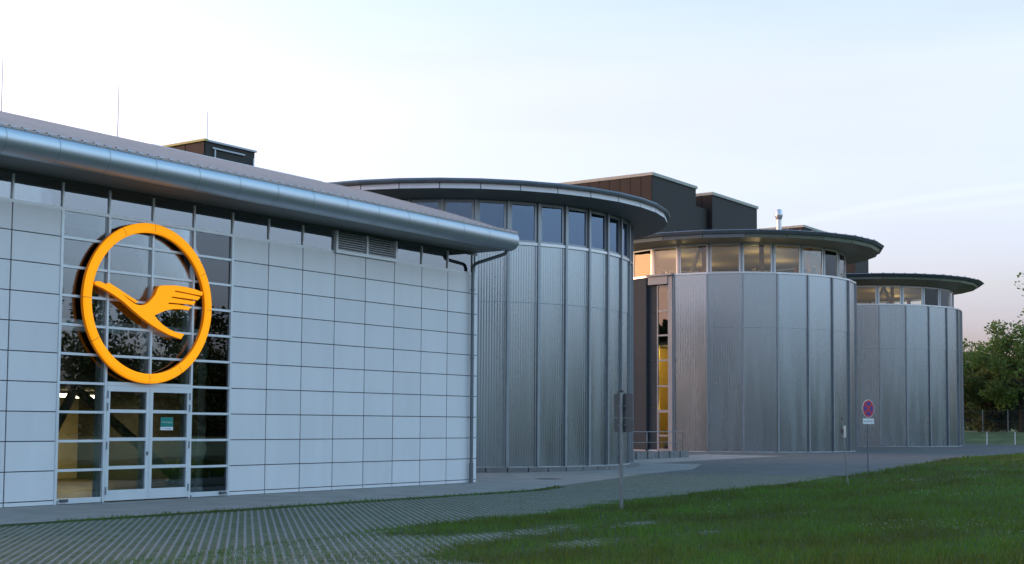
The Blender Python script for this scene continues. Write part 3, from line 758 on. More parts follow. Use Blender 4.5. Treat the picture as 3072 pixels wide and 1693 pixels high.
def tower(name, label, c, Rw, ph, N, zseam, zs, zh, zsof, rim, recess, dark_windows, base_z, vis, smooth=(), bay=None, lamp=0, seams=True):
    """Rw wall radius at the joints, zs sill height, zh window head, rim = [(r,z)...] of the roof edge from below upwards (absolute heights)"""
    t = thing(name, label, 'building', (c[0], c[1], base_z)); b0 = base_z
    dt = 2*math.pi/N; P = lambda k, r, z: (r*math.cos(ph+k*dt), r*math.sin(ph+k*dt), z-b0)
    zb = base_z + (.20 if dark_windows else .06)
    lo, up = MB(), MB()
    flat = MB(); dep = .011 if dark_windows else .003
    for k in range(N):
        kk = k if k < N//2 else k-N
        if bay is not None and kk == bay: continue
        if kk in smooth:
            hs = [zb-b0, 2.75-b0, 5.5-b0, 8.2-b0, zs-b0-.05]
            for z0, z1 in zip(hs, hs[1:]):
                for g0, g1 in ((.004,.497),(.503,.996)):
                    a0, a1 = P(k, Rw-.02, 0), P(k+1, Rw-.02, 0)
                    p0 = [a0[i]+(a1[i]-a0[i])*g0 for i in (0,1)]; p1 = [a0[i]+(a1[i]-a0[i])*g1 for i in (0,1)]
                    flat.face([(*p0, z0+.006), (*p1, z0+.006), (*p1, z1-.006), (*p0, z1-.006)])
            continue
        p, q = P(k, Rw-.03, 0)[:2], P(k+1, Rw-.03, 0)[:2]
        corrugated(lo, p, q, zb-b0, zseam-b0, .1, dep) 
        p, q = P(k, Rw-.018, 0)[:2], P(k+1, Rw-.018, 0)[:2]
        corrugated(up, p, q, zseam-b0-.03, zs-b0-.05, .1, dep)
    dm = M['drum'] if dark_windows else M['drumfar']
    lo.build('wall_cladding', dm, t, fix=False); up.build('upper_cladding', dm, t, fix=False)
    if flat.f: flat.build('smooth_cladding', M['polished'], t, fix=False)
    keep = [k for k in range(N) if bay is None or (k if k < N//2 else k-N) != bay]
    mb = MB(); ringband(mb, N, ph, Rw-.008, zseam-b0-.035, Rw-.008, zseam-b0-.022, [k for k in keep if (k if k < N//2 else k-N) not in smooth]); mb.build('panel_joint', M['seam'], t, fix=False)
    # plinth and inner wall
    mb = MB(); solidring(mb, N, ph, Rw-.4, Rw-.045, -.3, zb-b0+.02); mb.build('plinth', M['plinth'], t)
    mb = MB(); solidring(mb, N, ph, Rw-.45, Rw-.10, zb-b0+.021, zs-b0-.1, keep); mb.build('wall_core', M['joint'], t)
    # sill cap
    mb = MB(); solidring(mb, N, ph, Rw-max(recess,.12)-.1, Rw+.05, zs-b0-.05, zs-b0+.05); mb.build('sill', M['cap'], t)
    # vertical battens
    for k in vis:
        mb = MB(); a = ph+k*dt; ztop = (zh-b0) if recess < .05 else (zs-b0-.052)
        mb.box(-.06, .075, -.05, .05, zb-b0, ztop, rot=a, org=(Rw*math.cos(a), Rw*math.sin(a)))
        mb.build('batten', M['batten'], t)
    # windows all round
    Rg = Rw - recess - .03
    for k in range(N):
        p, q = Vector(P(k, Rg, 0)[:2]), Vector(P(k+1, Rg, 0)[:2]); tt = (q-p).normalized(); nn = Vector((tt.y, -tt.x)); L = (q-p).length
        def fbox(mb, s0, s1, d0, d1, z0, z1):
            vs = []
            for z in (z0, z1):
                for s, d in ((s0,d0),(s1,d0),(s1,d1),(s0,d1)):
                    a = p+tt*s+nn*d; vs.append((a.x, a.y, z))
            mb.mesh(vs, [(0,3,2,1),(4,5,6,7),(0,1,5,4),(1,2,6,5),(2,3,7,6),(3,0,4,7)])
        za, zc = zs-b0+.052, zh-b0-.002; fw = .09; f0 = .06
        mb = MB()
        fbox(mb, f0, f0+fw, -.05, .02, za, zc); fbox(mb, L-f0-fw, L-f0, -.05, .02, za, zc)
        fbox(mb, f0+fw, L-f0-fw, -.05, .018, za, za+.08); fbox(mb, f0+fw, L-f0-fw, -.05, .018, zc-.1, zc)
        wn = mb.build('window', M['frame'] if not dark_windows else M['batten'], t)
        mb = MB(); fbox(mb, f0+fw, L-f0-fw, -.03, -.018, za+.08, zc-.1)
        mb.build('pane', M['drumglass'] if dark_windows else M['drumglassclear'], wn)
        if recess > .05:
            mb = MB(); a = ph+k*dt; mb.box(-.10, .04, -.055, .055, za, zc, rot=a, org=(Rg*math.cos(a), Rg*math.sin(a))); mb.build('mullion', M['batten'], t)
    # inside: floor, ceiling, timber posts
    mb = MB(); n = N
    mb.face([P(k, Rw-.5, zs-.12) for k in range(N)]); mb.face([P(k, Rw-.5, zs-.3) for k in range(N)][::-1]); mb.build('inner_floor', M['interior'] if dark_windows else M['intfloor'], t)
    mb = MB(); mb.face([P(k, Rg-.06, zh+.01) for k in range(N)]); mb.build('inner_ceiling', M['interior'] if dark_windows else M['ceilwood'], t)
    if dark_windows:
        mb = MB(); ringband(mb, N, ph, Rg-.5, zs-b0-.11, Rg-.5, zh-b0); mb.build('dark_backing', M['interior'], t)  # dark ring stands in for the unlit room behind the panes
    else:
        mb = MB()
        for k in range(0, N, 2):
            a = ph+(k+.75)*dt
            mb.box(-.12, .12, -.10, .10, zs-b0-.1, zh-b0, rot=a, org=((Rg-.7)*math.cos(a), (Rg-.7)*math.sin(a)))
        mb.build('timber_post', M['beamwood'], t)
        mb = MB()
        for k in range(N):
            for (ka, za_), (kb, zb_) in (((k+.0, zs), (k+.5, zh)), ((k+1.0, zs), (k+.5, zh))):
                if k % 6: continue
                a = P(ka, Rg-1.4, za_); b = P(kb, Rg-1.4, zb_); mb.bar(a, b, .22, .16)
        mb.build('roof_brace', M['ceilwood'], t)
    # roof: soffit, fascia rows, edge and top
    mb = MB(); ringband(mb, N, ph, Rg-.3, zh-b0, rim[0][0], rim[0][1]-b0); rfp = mb
    top = MB(); r_, z_ = rim[-1]
    ringband(top, N, ph, r_, z_-b0, .4, z_-b0+.35); top.face([(.4*math.cos(ph+k*dt), .4*math.sin(ph+k*dt), z_-b0+.35) for k in range(N)])
    rf = top.build('roof', M['roofedge'], t)
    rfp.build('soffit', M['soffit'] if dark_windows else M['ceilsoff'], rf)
    mb = MB()                       # roof seams
    for k in range(N):
        for s in (0, .33, .67):
            a = ph+(k+s)*dt; ca = math.cos(dt/2)/math.cos((s-.5)*dt)
            r1 = r_*ca
            mb.bar((r1*math.cos(a)*1.003, r1*math.sin(a)*1.003, z_-b0+.008), (.5*math.cos(a), .5*math.sin(a), z_-b0+.36), .04, .05)
    if seams: mb.build('roof_seam', M['roofedge'], rf)
    # pale fascia tiles, one joint per bay
    mb = MB(); ringband(mb, N, ph, rim[0][0], rim[0][1]-b0, rim[1][0], rim[1][1]-b0, gap=.0022)
    mb.build('fascia', M['fascia'] if dark_windows else M['cap'], rf)
    mb = MB()
    ringband(mb, N, ph, rim[0][0]-.012, rim[0][1]-b0+.002, rim[1][0]-.012, rim[1][1]-b0)
    ringband(mb, N, ph, rim[1][0]-.012, rim[1][1]-b0, rim[2][0], rim[2][1]-b0)
    for (r0,z0),(r1,z1) in zip(rim[2:], rim[3:]): ringband(mb, N, ph, r0, z0-b0, r1, z1-b0)
    mb.build('roof_edge', M['roofedge'], rf)
    if lamp:
        for a in range(4):
            li = bpy.data.lights.new('clerestory_lamp', 'POINT'); li.energy = lamp; li.color = (1, .74, .38); li.shadow_soft_size = .3
            o = bpy.data.objects.new('clerestory_lamp', li); col.objects.link(o); o.parent = t
            o.location = (3.5*math.cos(a*1.57-2.2), 3.5*math.sin(a*1.57-2.2), zs-b0+.7)
    return t
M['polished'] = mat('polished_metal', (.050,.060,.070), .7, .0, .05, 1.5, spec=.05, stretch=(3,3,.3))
M['ceilsoff'] = mat('soffit_tan', (.30,.26,.18), .5, .2, .08, 1.0)
D1 = (27.20, 9.904); D2 = (59.86, 13.48); D3 = (88.59, 15.88)
tower('round_tower', 'nearest corrugated round tower with dark blue windows, left of the others', D1, 7.20, -2.218, 38, 6.1, 8.19, 9.70, 9.71,
      [(8.63,9.84),(8.60,10.03),(8.74,10.05),(8.76,10.12),(8.66,10.20)], 0.0, True, 0.02, range(-4, 15), seams=False)
TW2 = tower('round_tower', 'middle round tower with see-through clerestory windows and a roof flue', D2, 7.66, -3.114, 24, 7.3, 10.40, 12.16, 12.17,
      [(9.05,12.24),(9.12,12.42),(9.30,12.44),(9.40,12.60),(9.28,12.66)], .55, False, 0.2, range(0, 14), smooth=range(-9,-1), bay=-1, lamp=7)
tower('round_tower', 'farthest and smallest-looking round tower, next to the trees', D3, 7.86, -2.596, 24, 7.6, 10.89, 12.40, 12.41,
      [(9.10,12.70),(9.16,12.86),(9.40,12.88),(9.64,13.04),(9.5,13.10)], .55, False, 0.2, range(-4, 12), lamp=7)
# stone kerb round the near tower's foot
def tower_kerb():
    mb = MB(); n = 60
    for k in range(-4, 17):
        a0 = -2.75 + k*2*math.pi/n + .003; a1 = -2.75+(k+1)*2*math.pi/n - .003
        r0, r1 = 7.22, 7.52; z1 = .17
        vs = [(D1[0]+r*math.cos(a), D1[1]+r*math.sin(a), z) for z in (-.02, z1) for r, a in ((r0,a0),(r1,a0),(r1,a1),(r0,a1))]
        mb.mesh(vs, [(0,3,2,1),(4,5,6,7),(0,1,5,4),(1,2,6,5),(2,3,7,6),(3,0,4,7)])
    tag(mb.build('kerb', M['kerb']), 'low row of dark kerb stones round the foot of the nearest tower', 'kerb')
tower_kerb()
def flue():
    t = thing('roof_flue', 'stainless flue with a flared cap on the middle tower roof', 'flue', (67.5, 13.5, 12.7))
    mb = MB(); mb.lathe([(.17,0),(.17,2.9)], 16); mb.build('pipe', M['cap'], t, smooth=40)
    mb = MB(); mb.lathe([(.17,2.9),(.26,3.15),(.26,3.3),(.19,3.56),(.17,3.6),(.01,3.61)], 16); mb.build('cowl', M['cap'], t, smooth=30)
flue()

# ------------------------------------------------------------------ glazed stair bay in the middle tower's flank
M['bayframe'] = mat('bay_frame', (.26,.28,.30), .5, .1, .04, spec=.3)
def stair_bay():
    t = TW2; b0 = .2; Rw, ph, dt = 7.66, -3.114, 2*math.pi/24
    a = Vector((Rw*math.cos(ph-dt), Rw*math.sin(ph-dt))); q = Vector((Rw*math.cos(ph), Rw*math.sin(ph)))
    L = (q-a).length; u = (q-a)/L; n = Vector((u.y, -u.x))       # n points out of the tower
    def put(mb, name, m, parent):
        mb.v = [(a.x+u.x*s_-n.x*d_, a.y+u.y*s_-n.y*d_, z_-b0) for s_, d_, z_ in mb.v]     # d_ > 0 goes inwards
        return mb.build(name, m, parent)
    zs = 10.40; s0, s1 = .80, 1.64
    mb = MB()
    for z0, z1 in ((.26,2.74),(2.76,5.49),(5.51,8.19),(8.21,zs-.06)):
        mb.box(.03, .38, .10, .16, z0, z1); mb.box(.39, s0-.02, .06, .16, z0, z1)
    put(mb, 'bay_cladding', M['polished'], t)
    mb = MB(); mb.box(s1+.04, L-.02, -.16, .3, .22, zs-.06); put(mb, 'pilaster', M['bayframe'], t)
    mb = MB(); mb.tube([(.07,-.02,.2),(.07,-.02,zs-.06)], .07, 10); put(mb, 'column', M['polished'], t)
    mb = MB(); mb.box(.25, L+.03, -.30, .05, zs-.045, zs+.06); mb.box(.30, s1+.03, -.20, .05, zs-.52, zs-.047); put(mb, 'canopy', M['bayframe'], t)
    zr = [.30,1.1,2.53,3.96,5.46,6.91,8.34,9.78]
    mb = MB(); mb.box(s0, s0+.075, -.0, .1, .22, 9.84); mb.box(s1-.02, s1+.03, -.0, .1, .22, 9.84)
    for k, z in enumerate(zr): mb.box(s0+.075, s1-.02, .005, .1, z-(.10 if k == 2 else .05), z+.05)
    mb.box(s0+.075, s0+.14, .01, .09, .35, 2.43)
    gf = put(mb, 'stair_window', M['bayframe'], t)
    for k, (z0, z1) in enumerate(zip(zr, zr[1:])):
        mb = MB(); mb.box(s0+.075+(.065 if k < 2 else 0), s1-.02, .04, .055, z0+.05, z1-.05-(.05 if k == 1 else 0)); put(mb, 'pane', M['drumglassclear'], gf)
    mb = MB()
    mb.box(-.8, 2.8, 3.6, 3.7, .2, zs-.3); mb.box(2.8, 2.9, 1.0, 3.7, .2, zs-.3); mb.box(-.9, -.8, 1.0, 3.7, .2, zs-.3)
    mb.box(s1+.02, s1+.1, .31, 1.0, .2, zs-.3); mb.box(s1+.101, 2.79, .93, 1.0, .2, zs-.3); mb.box(-.79, .3, .93, 1.0, .2, zs-.3)
    put(mb, 'interior_wall', M['yellowwall'], t)
    mb = MB(); mb.box(-.79, 2.79, 1.01, 3.59, .21, .26); mb.box(.31, s1, .17, 1.0, .21, .26); mb.box(-.79, 2.79, 1.01, 3.59, 6.35, 6.55); mb.box(.31, s1, .17, 1.0, 6.35, 6.55); mb.box(-.79, 2.79, 1.9, 2.0, 6.56, zs-.3)
    put(mb, 'stair_landing', M['interior'], t)
    mb = MB(); c8 = [(.4,1.2,.3),(.4,2.4,.3),(2.7,2.4,2.6),(2.7,1.2,2.6),(.4,1.2,.6),(.4,2.4,.6),(2.7,2.4,2.9),(2.7,1.2,2.9)]
    mb.mesh(c8, [(0,1,2,3),(7,6,5,4),(0,4,5,1),(1,5,6,2),(2,6,7,3),(3,7,4,0)]); put(mb, 'stair', M['intwarm'], t)
    mb = MB(); mb.box(2.1, 2.5, 3.5, 3.59, 5.0, 5.45); put(mb, 'wall_box', M['black'], t)
    for (x, y, z, e) in ((1.0, 1.6, 5.9, 12), (1.2, .9, 2.7, 4)):
        li = bpy.data.lights.new('stair_lamp', 'POINT'); li.energy = e; li.color = (1, .76, .34); li.shadow_soft_size = .15
        o = bpy.data.objects.new('stair_lamp', li); col.objects.link(o); o.parent = t
        o.location = (a.x+u.x*x-n.x*y, a.y+u.y*x-n.y*y, z-b0)
stair_bay()
def low_wall():
    mb = MB()
    for i in range(11):
        x0 = 32+i*.97; x1 = min(x0+.95, 42.5); a = 7.45-.055*(x0-38); 
        mb.box(x0, x1, a, a+.25, -.02, .47)
    tag(mb.build('low_wall', M['kerb']), 'low concrete upstand below the railing beside the lit stair', 'wall')
    t = thing('railing', 'thin two-bar steel handrail in front of the lit stair', 'railing', (32, 7.9, .47)); mb = MB()
    yy = lambda x: -.25-.055*(x-6)
    e = 10.2; mb.tube([(0,yy(0),.92),(e-.25,yy(e),.92),(e-.07,yy(e),.90),(e,yy(e),.80),(e,yy(e),-.45)], .019, 8)
    mb.build('top_rail', M['pole'], t, smooth=True)
    mb = MB(); mb.tube([(0,yy(0),.42),(e,yy(e),.42)], .014, 8); mb.build('lower_rail', M['pole'], t, smooth=True)
    for x in (.5, 4.2, 7.0):
        mb = MB(); mb.tube([(x,yy(x),.90),(x,yy(x),-.02)], .016, 8); mb.build('post', M['pole'], t, smooth=True)
low_wall()

# ------------------------------------------------------------------ dark blocks behind
def block(mb_side, mb_front, x0, x1, y0, y1, z0, z1):
    """brown on the left face, dark on the front"""
    mb_front.box(x0, x1, y0, y1, z0, z1)
    for k in range(int((y1-y0)/.9)):
        mb_side.box(x0-.05, x0-.002, y0+.02+k*.9, y0+.88+k*.9, z0, z1-.02)
def blocks():
    t = thing('hall_block', 'tall stepped dark block rising behind the near and middle towers', 'building', (0, 24, .2)); s, f, c = MB(), MB(), MB()
    block(s, f, 68.8, 75.7, 0, 22, 0, 19.75); block(s, f, 75.72, 77.7, .05, 20, 0, 18.45); block(s, f, 77.7, 85.9, -.4, 9, 0, 19.55)
    f.build('wall', M['dark'], t); s.build('side_cladding', M['brown'], t)
    for x0, x1, y0, y1, z in ((68.7,75.8,-.1,22.1,19.75),(77.6,86.0,-.5,9.1,19.55)): c.box(x0, x1, y0, y1, z, z+.22)
    c.build('coping', M['coping'], t)
    t = thing('hall_block', 'low dark flat block just above the middle tower roof, right of its flue', 'building', (0, 24, .2)); s, f, c = MB(), MB(), MB()
    block(s, f, 96.6, 102.6, 0, 14, 0, 19.4); f.box(109.3, 112.9, 0, 1.2, 0, 18.6); f.box(102.61, 109.29, .1, 1.1, 0, 9); f.build('wall', M['dark'], t); s.build('side_cladding', M['brown'], t)
    c.box(96.5, 102.7, -.1, 14.1, 19.4, 19.6); c.build('coping', M['coping'], t)
    t = thing('roof_plant_room', 'small dark plant room with a yellow edge on the hall roof', 'building', (0, 9, 8.3)); s, f, c = MB(), MB(), MB()
    block(s, f, 12.95, 15.08, 0, 3.4, 0, 2.37); f.build('wall', M['dark'], t); s.build('side_cladding', M['brown'], t)
    c.box(12.85, 13.0, -.06, 3.4, 2.37, 2.44); c.build('yellow_edge', M['yellowcoping'], t)
    mb = MB(); mb.box(13.01, 15.13, -.06, .4, 2.37, 2.43); mb.box(13.2, 14.6, -.06, -.01, 2.17, 2.22); mb.build('coping', M['batten'], t)
    mb = MB()
    for x in (13.3, 14.98): mb.box(x, x+.06, -.04, -.002, .2, 2.16)
    mb.build('trim', M['batten'], t)
blocks()
def rod(x, y, z0, z1, r, label):
    t = thing('lightning_rod', label, 'rod', (x, y, z0), 0, 'lightning rods on the roofs')
    mb = MB(); mb.tube([(0,0,0),(0,0,(z1-z0)*.5),(0,0,z1-z0)], [r, r*.8, r*.6], 8); mb.build('mast', M['pole'], t)
    mb = MB(); mb.lathe([(r*4,0),(r*4,.05),(r,.07)], 10); mb.build('foot', M['conc'], t)
rod(7.46, 6.35, 9.43, 10.95, .013, 'thin lightning rod on the hall ridge, left of the dark plant room')
rod(3.88, 6.35, 9.43, 10.95, .013, 'thin lightning rod on the hall ridge at the left picture edge')
rod(13.45, 9.5, 10.73, 11.8, .013, 'thin lightning rod on the dark plant room')

# ------------------------------------------------------------------ signs and street furniture
def sign_back():
    z = gz(7.6); t = thing('road_sign', 'two dark rectangular sign panels seen from behind on a steel pole in the lawn', 'sign', (7.59, -9.56, z), R(90-12), group='signs on poles in the grass')
    mb = MB(); mb.tube([(0,0,-.1),(0,0,2.36)], .038, 12); pl = mb.build('pole', M['pole'], t, smooth=40)
    mb = MB(); mb.tube([(0,0,2.36),(0,0,2.40)], .042, 12); mb.build('pole_cap', M['black'], pl)
    for z0, z1, nm in ((1.86,2.335,'sign_panel'), (1.56,1.845,'sign_panel')):
        mb = MB(); w, r = .255, .03
        poly = []
        for cx, cz, a0 in ((w-r,z0+r,-90),(w-r,z1-r,0),(-w+r,z1-r,90),(-w+r,z0+r,180)):
            for a in (0,30,60,90): poly.append((cx+r*math.cos(R(a0+a)), cz+r*math.sin(R(a0+a))))
        mb.prism(poly, -.062, -.052, 0, 0); mb.build(nm, M['signback'], t)
    for z0 in (2.08, 1.70):
        mb = MB(); mb.box(-.09, .09, -.052, -.036, z0-.02, z0+.02); mb.tube([(-.05,.03,z0),(.05,.03,z0)], .014, 8); mb.box(-.05,.05,-.036,.045,z0-.012,z0+.012)
        mb.build('clamp', M['pole'], t)
sign_back()
def no_stopping():
    z = gz(31.7); t = thing('road_sign', 'round red and blue no stopping sign with a white plate below', 'sign', (31.67, -5.77, z), R(-18), group='signs on poles in the grass')
    mb = MB(); mb.tube([(0,0,-.1),(0,0,2.62)], .026, 10); mb.build('pole', M['pipe'], t, smooth=40)
    zc, r = 2.28, .33; n = 40
    disc = lambda q: [(q*math.cos(2*math.pi*i/n), zc+q*math.sin(2*math.pi*i/n)) for i in range(n)]
    mb = MB(); mb.prism(disc(r), -.045, -.035); mb.build('rim', M['white'], t)
    mb = MB(); mb.prism(disc(r-.018), -.049, -.046); mb.build('red_disc', M['red'], t)
    for a0 in (0, 90, 180, 270):
        mb = MB(); q0 = .24; w = .055; pts = []
        # quarter of the blue field, left between the red bars
        aa = math.asin(w/q0)
        c = w*math.sqrt(2)
        pts.append((c*math.cos(R(a0)), zc+c*math.sin(R(a0))))
        for i in range(9):
            a = R(a0)-math.pi/4+aa+(math.pi/2-2*aa)*i/8; pts.append((q0*math.cos(a), zc+q0*math.sin(a)))
        mb.prism(pts, -.053, -.050); mb.build('blue_field', M['blue'], t)
    mb = MB(); mb.box(-.31, .31, -.045, -.035, 1.72, 1.92); p = mb.build('plate', M['white'], t)
    text('Feuerwehrzufahrt', .075, M['black'], p, (0, -.047, 1.82), (R(90), 0, 0))
no_stopping()
def bent_pole():
    z = gz(21.65); t = thing('road_sign', 'thin leaning pole in the lawn with a small sign seen edge-on', 'sign', (21.65, -8.88, z), group='signs on poles in the grass')
    lx, ly = -.055, .07
    top = Vector((lx*1.9, ly*1.9, 1.86)); mb = MB(); mb.tube([(0,0,-.1), tuple(top*.55), tuple(top)], .022, 8); mb.build('pole', M['pole'], t, smooth=40)
    mb = MB(); p = top*.86; a = R(35)
    mb.box(-.20, .20, -.012, .0, p.z-.22, p.z+.12, rot=a, org=(p.x-.06, p.y-.06)); mb.build('sign_panel', M['fin'], t)
    mb = MB(); mb.box(-.05,.05,-.05,.05,p.z-.1,p.z+.02, rot=a, org=(p.x,p.y)); mb.build('clamp', M['darkmetal'], t)
    mb = MB(); mb.tube([tuple(top), tuple(top+Vector((0,0,.1)))], [.022,.03], 8); mb.build('pole_cap', M['darkmetal'], t)
bent_pole()
def manhole():
    t = thing('manhole_cover', 'rusty drain cover set in the pavement before the near tower', 'drain cover', (19.0, -.2, .006))
    mb = MB(); mb.lathe([(.36,0),(.36,.008),(.30,.012),(.01,.012)], 28); mb.build('cover', M['rust'], t)
    mb = MB(); mb.lathe([(.37,0),(.44,0),(.44,.005),(.37,.006)], 28); mb.build('frame', M['kerb'], t)
M['rust'] = mat('rusty_iron', (.085,.06,.05), .8, .2, .3, 12)
manhole()
def marker(x, y, label):
    z = gz(x)+.0; t = thing('marker_post', label, 'post', (x, y, z), 0, 'white marker posts along the road edge')
    mb = MB(); mb.box(-.045, .045, -.04, .04, 0, 1.05); mb.build('post', M['fin'], t)
    mb = MB(); mb.mesh([(-.045,-.04,1.051),(.045,-.04,1.051),(.045,.04,1.051),(-.045,.04,1.051),(-.045,0,1.11),(.045,0,1.11)], [(0,1,5,4),(2,3,4,5),(1,2,5),(3,0,4),(0,3,2,1)]); mb.build('cap', M['fin'], t)
marker(100.7, 9.28, 'white marker post nearer the last round tower'); marker(103.2, 7.6, 'white marker post at the right picture edge')

# ------------------------------------------------------------------ fence, trees
def fence():
    t = thing('chain_link_fence', 'chain link fence on the grassy bank before the trees', 'fence', (112, 0, 1.22)); h = 2.1
    for k in range(-4, 13):
        y = 10.5+(k-6)*2.3-.0
        mb = MB(); mb.tube([(0,y,-.1),(0,y,h)], .045, 8); mb.build('post', M['pole'], t)
    mb = MB(); y0, y1 = -12.5, 24.3
    mb.tube([(0,y0,h-.05),(0,y1,h-.05)], .014, 6); mb.tube([(0,y0,.08),(0,y1,.08)], .010, 6); mb.tube([(0,y0,h/2),(0,y1,h/2)], .010, 6)
    s = .10; w = .003; k = int((y1-y0)/s)
    for i in range(-int(h/s), k):
        for sg in (1, -1):
            a = y0+i*s; b = a+h
            p, q = (a, b) if sg == 1 else (b, a)
            za, zb = .05, h-.05; pa, pb = p, q
            lo, hi = y0, y1
            # clip the diagonal to the fence's length
            def clip(pa, za, pb, zb):
                for lim, side in ((lo, -1), (hi, 1)):
                    for _ in range(2):
                        if (pa-lim)*side > 0:
                            f = (lim-pa)/(pb-pa); za = za+(zb-za)*f; pa = lim
                        if (pb-lim)*side > 0:
                            f = (lim-pb)/(pa-pb); zb = zb+(za-zb)*f; pb = lim
                return pa, za, pb, zb
            if (pa < lo and pb < lo) or (pa > hi and pb > hi): continue
            pa, za, pb, zb = clip(pa, za, pb, zb)
            mb.face([(0,pa-w,za),(0,pa+w,za),(0,pb+w,zb),(0,pb-w,zb)])
    mb.build('mesh', M['fencewire'], t, fix=False)
fence()
def leaf_mesh(name, centres, radii, counts, size, material, parent, squash=.8, seed=1):
    r = np.random.default_rng(seed); V = []; T = []
    for c, rad, n in zip(centres, radii, counts):
        d = r.normal(size=(n, 3)); d /= np.linalg.norm(d, axis=1)[:,None]
        p = np.array(c) + d*(rad*r.random(n)[:,None]**.45)*np.array([1,1,squash])
        a = r.normal(size=(n,3)); a /= np.linalg.norm(a, axis=1)[:,None]
        b = np.cross(a, r.normal(size=(n,3))); b /= np.linalg.norm(b, axis=1)[:,None]
        s = size*r.uniform(.6, 1.4, n)[:,None]
        V.append(np.stack([p-a*s*.5, p+b*s*.32, p+a*s*.5, p-b*s*.32], 1))
        T.append(np.clip(.45+r.normal(0,.18,n)+r.normal(0,.14), 0, 1))
    V = np.concatenate(V); T = np.concatenate(T); n = len(V)
    me = bpy.data.meshes.new(name); me.vertices.add(n*4); me.vertices.foreach_set('co', V.ravel())
    me.loops.add(n*4); me.loops.foreach_set('vertex_index', np.arange(n*4, dtype=np.int32))
    me.polygons.add(n); me.polygons.foreach_set('loop_start', np.arange(0, n*4, 4, dtype=np.int32))
    at = me.attributes.new('tone', 'FLOAT', 'FACE'); at.data.foreach_set('value', T)
    me.materials.append(material); me.update(); me.validate()
    o = bpy.data.objects.new(name, me); col.objects.link(o)
    if parent: o.parent = parent
    return o
def tree(label, loc, h, cr, material, leaf=.24, nclump=70, per=130, seed=1, low=.18, group='trees behind the fence', name='broadleaf_tree'):
    rr = random.Random(seed); t = thing(name, label, 'tree', loc, 0, group)
    mb = MB(); ends = []
    tr = .028*h
    mb.tube([(0,0,-.2),(.05*rr.uniform(-1,1),0,h*.2),(.2*rr.uniform(-1,1),.2*rr.uniform(-1,1),h*.5),(.3*rr.uniform(-1,1),.3*rr.uniform(-1,1),h*.86)], [tr,tr*.8,tr*.5,tr*.12], 8)
    for i in range(22):
        z0 = h*rr.uniform(low, .75); a = rr.uniform(0, 2*math.pi); f = (z0/h-low)/(1-low)
        reach = cr*(.5+.75*math.sin(math.pi*min(f+.18,1)))*rr.uniform(.6,1.12); z1 = min(z0+reach*rr.uniform(.15,.75), h*.97)
        p0 = Vector((0,0,z0)); p2 = Vector((reach*math.cos(a), reach*math.sin(a), z1)); p1 = (p0+p2)/2+Vector((0,0,rr.uniform(-.1,.4)))
        mb.tube([p0,p1,p2], [tr*.35,tr*.2,tr*.05], 5); ends.append(p2); ends.append(p1)
        for q in range(2):
            p3 = p1+Vector((rr.uniform(-1,1),rr.uniform(-1,1),rr.uniform(0,.9)))*cr*.4; mb.tube([p1,p3],[tr*.14,tr*.03],4); ends.append(p3)
    mb.build('trunk', M['bark'], t, smooth=50)
    cs, rs, ns = [], [], []
    for i in range(nclump):
        e = ends[i % len(ends)]; j = Vector((rr.gauss(0,1),rr.gauss(0,1),rr.gauss(0,.7)))*cr*.14
        cs.append(tuple(e+j)); rd = cr*rr.uniform(.13,.30); rs.append(rd); ns.append(int(per*(rd/(cr*.2))**2))
    for i in range(8):
        cs.append((rr.gauss(0,cr*.2),rr.gauss(0,cr*.2),h*rr.uniform(.8,.98))); rs.append(cr*.2); ns.append(per)
    leaf_mesh('crown', cs, rs, ns, leaf, material, t, seed=seed)
    return t
tree('dark conifer-green tree right beside the last round tower', (128, 20.5, 1.2), 8.8, 4.0, M['leafmid'], .30, 90, 130, 3, .02)
tree('mid green bushy tree behind the fence, second from the last tower', (127, 16.2, 1.2), 8.0, 3.6, M['leafmid'], .26, 80, 120, 5, .05)
tree('bright green maple with layered branches over the fence', (119, 11.0, 1.2), 10.2, 4.2, M['leafbright'], .28, 84, 90, 8, .14)
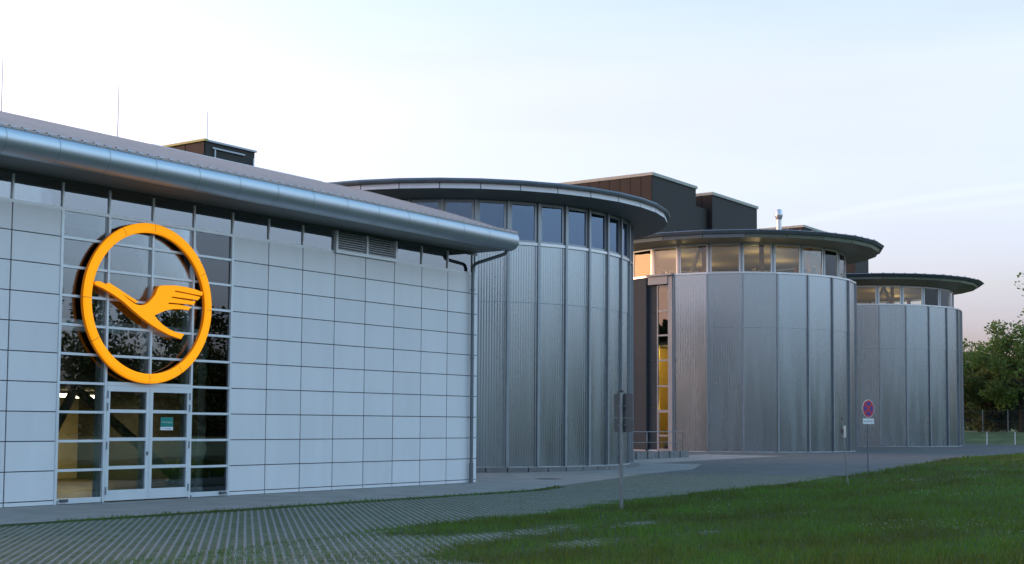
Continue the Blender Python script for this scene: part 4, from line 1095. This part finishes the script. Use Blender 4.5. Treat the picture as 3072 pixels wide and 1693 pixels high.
tree('tall dark tree behind the bright maple', (138, 14.0, 1.2), 10.2, 4.8, M['leafdark'], .32, 90, 120, 11, .03)
tree('tall airy tree at the right picture edge with loose outer twigs', (112.5, 4.6, 1.2), 16.0, 5.2, M['leafbright'], .27, 80, 70, 14, .2)
tree('low dark shrub-like tree close behind the fence by the tower', (120, 17.2, 1.2), 6.0, 3.4, M['leafmid'], .24, 60, 120, 17, .02)
tree('dark low bush-like tree filling the gap under the maple', (124, 12.6, 1.2), 6.5, 3.6, M['leafdark'], .26, 70, 130, 19, .01)
# far woods: behind the photographer (seen as the dark reflection in the glass and the metal), beyond the fence; the west and sunset belts are unseen, added to block low light
def woods(name, label, line, n, h0, leaf, seed, den=1):
    cs, rs, ns = [], [], []
    r = random.Random(seed); (xa, ya), (xb, yb) = line
    for i in range(n):
        f = (i+r.uniform(-.6,.6))/n; x = xa+(xb-xa)*f+r.uniform(-6,6); y = ya+(yb-ya)*f+r.uniform(-6,6)
        hgt = h0+2.2*math.sin(i*.37)+1.5*math.sin(i*1.13+1)+r.uniform(-1.8,1.8)
        for k in range(3):
            cs.append((x+r.uniform(-1,1), y+r.uniform(-1,1), hgt*(k+.45)/3)); rs.append(3.0*(1.1-k*.24)*h0/12); ns.append(int(150*den*(1.5, 1.2, .6)[k]))
    o = leaf_mesh(name, cs, rs, ns, leaf, M['leafdark'], None, 1.0, seed)
    tag(o, label, 'woods', kind='stuff')
woods('distant_woods', 'far dark belt of woodland facing the glass front, seen as its reflection', ((-140,-92),(230,-92)), 190, 14.0, .45, 9, 5)
woods('distant_woods', 'far dark wood closing the gap behind the fence and its trees', ((175,-30),(165,70)), 50, 9.0, .6, 21)
woods('distant_woods', 'unseen wood added on the west side to darken the low reflection in the metal', ((-250,-90),(-255,140)), 105, 26.0, 1.4, 41, 5)  # added belt, darkens what the tower metal mirrors low down
woods('distant_woods', 'unseen wood added on the sunset side to keep low sun off the round towers', ((-340,60),(60,150)), 150, 20.0, 1.3, 33, 4)  # added sun blocker, shades the lower tower walls
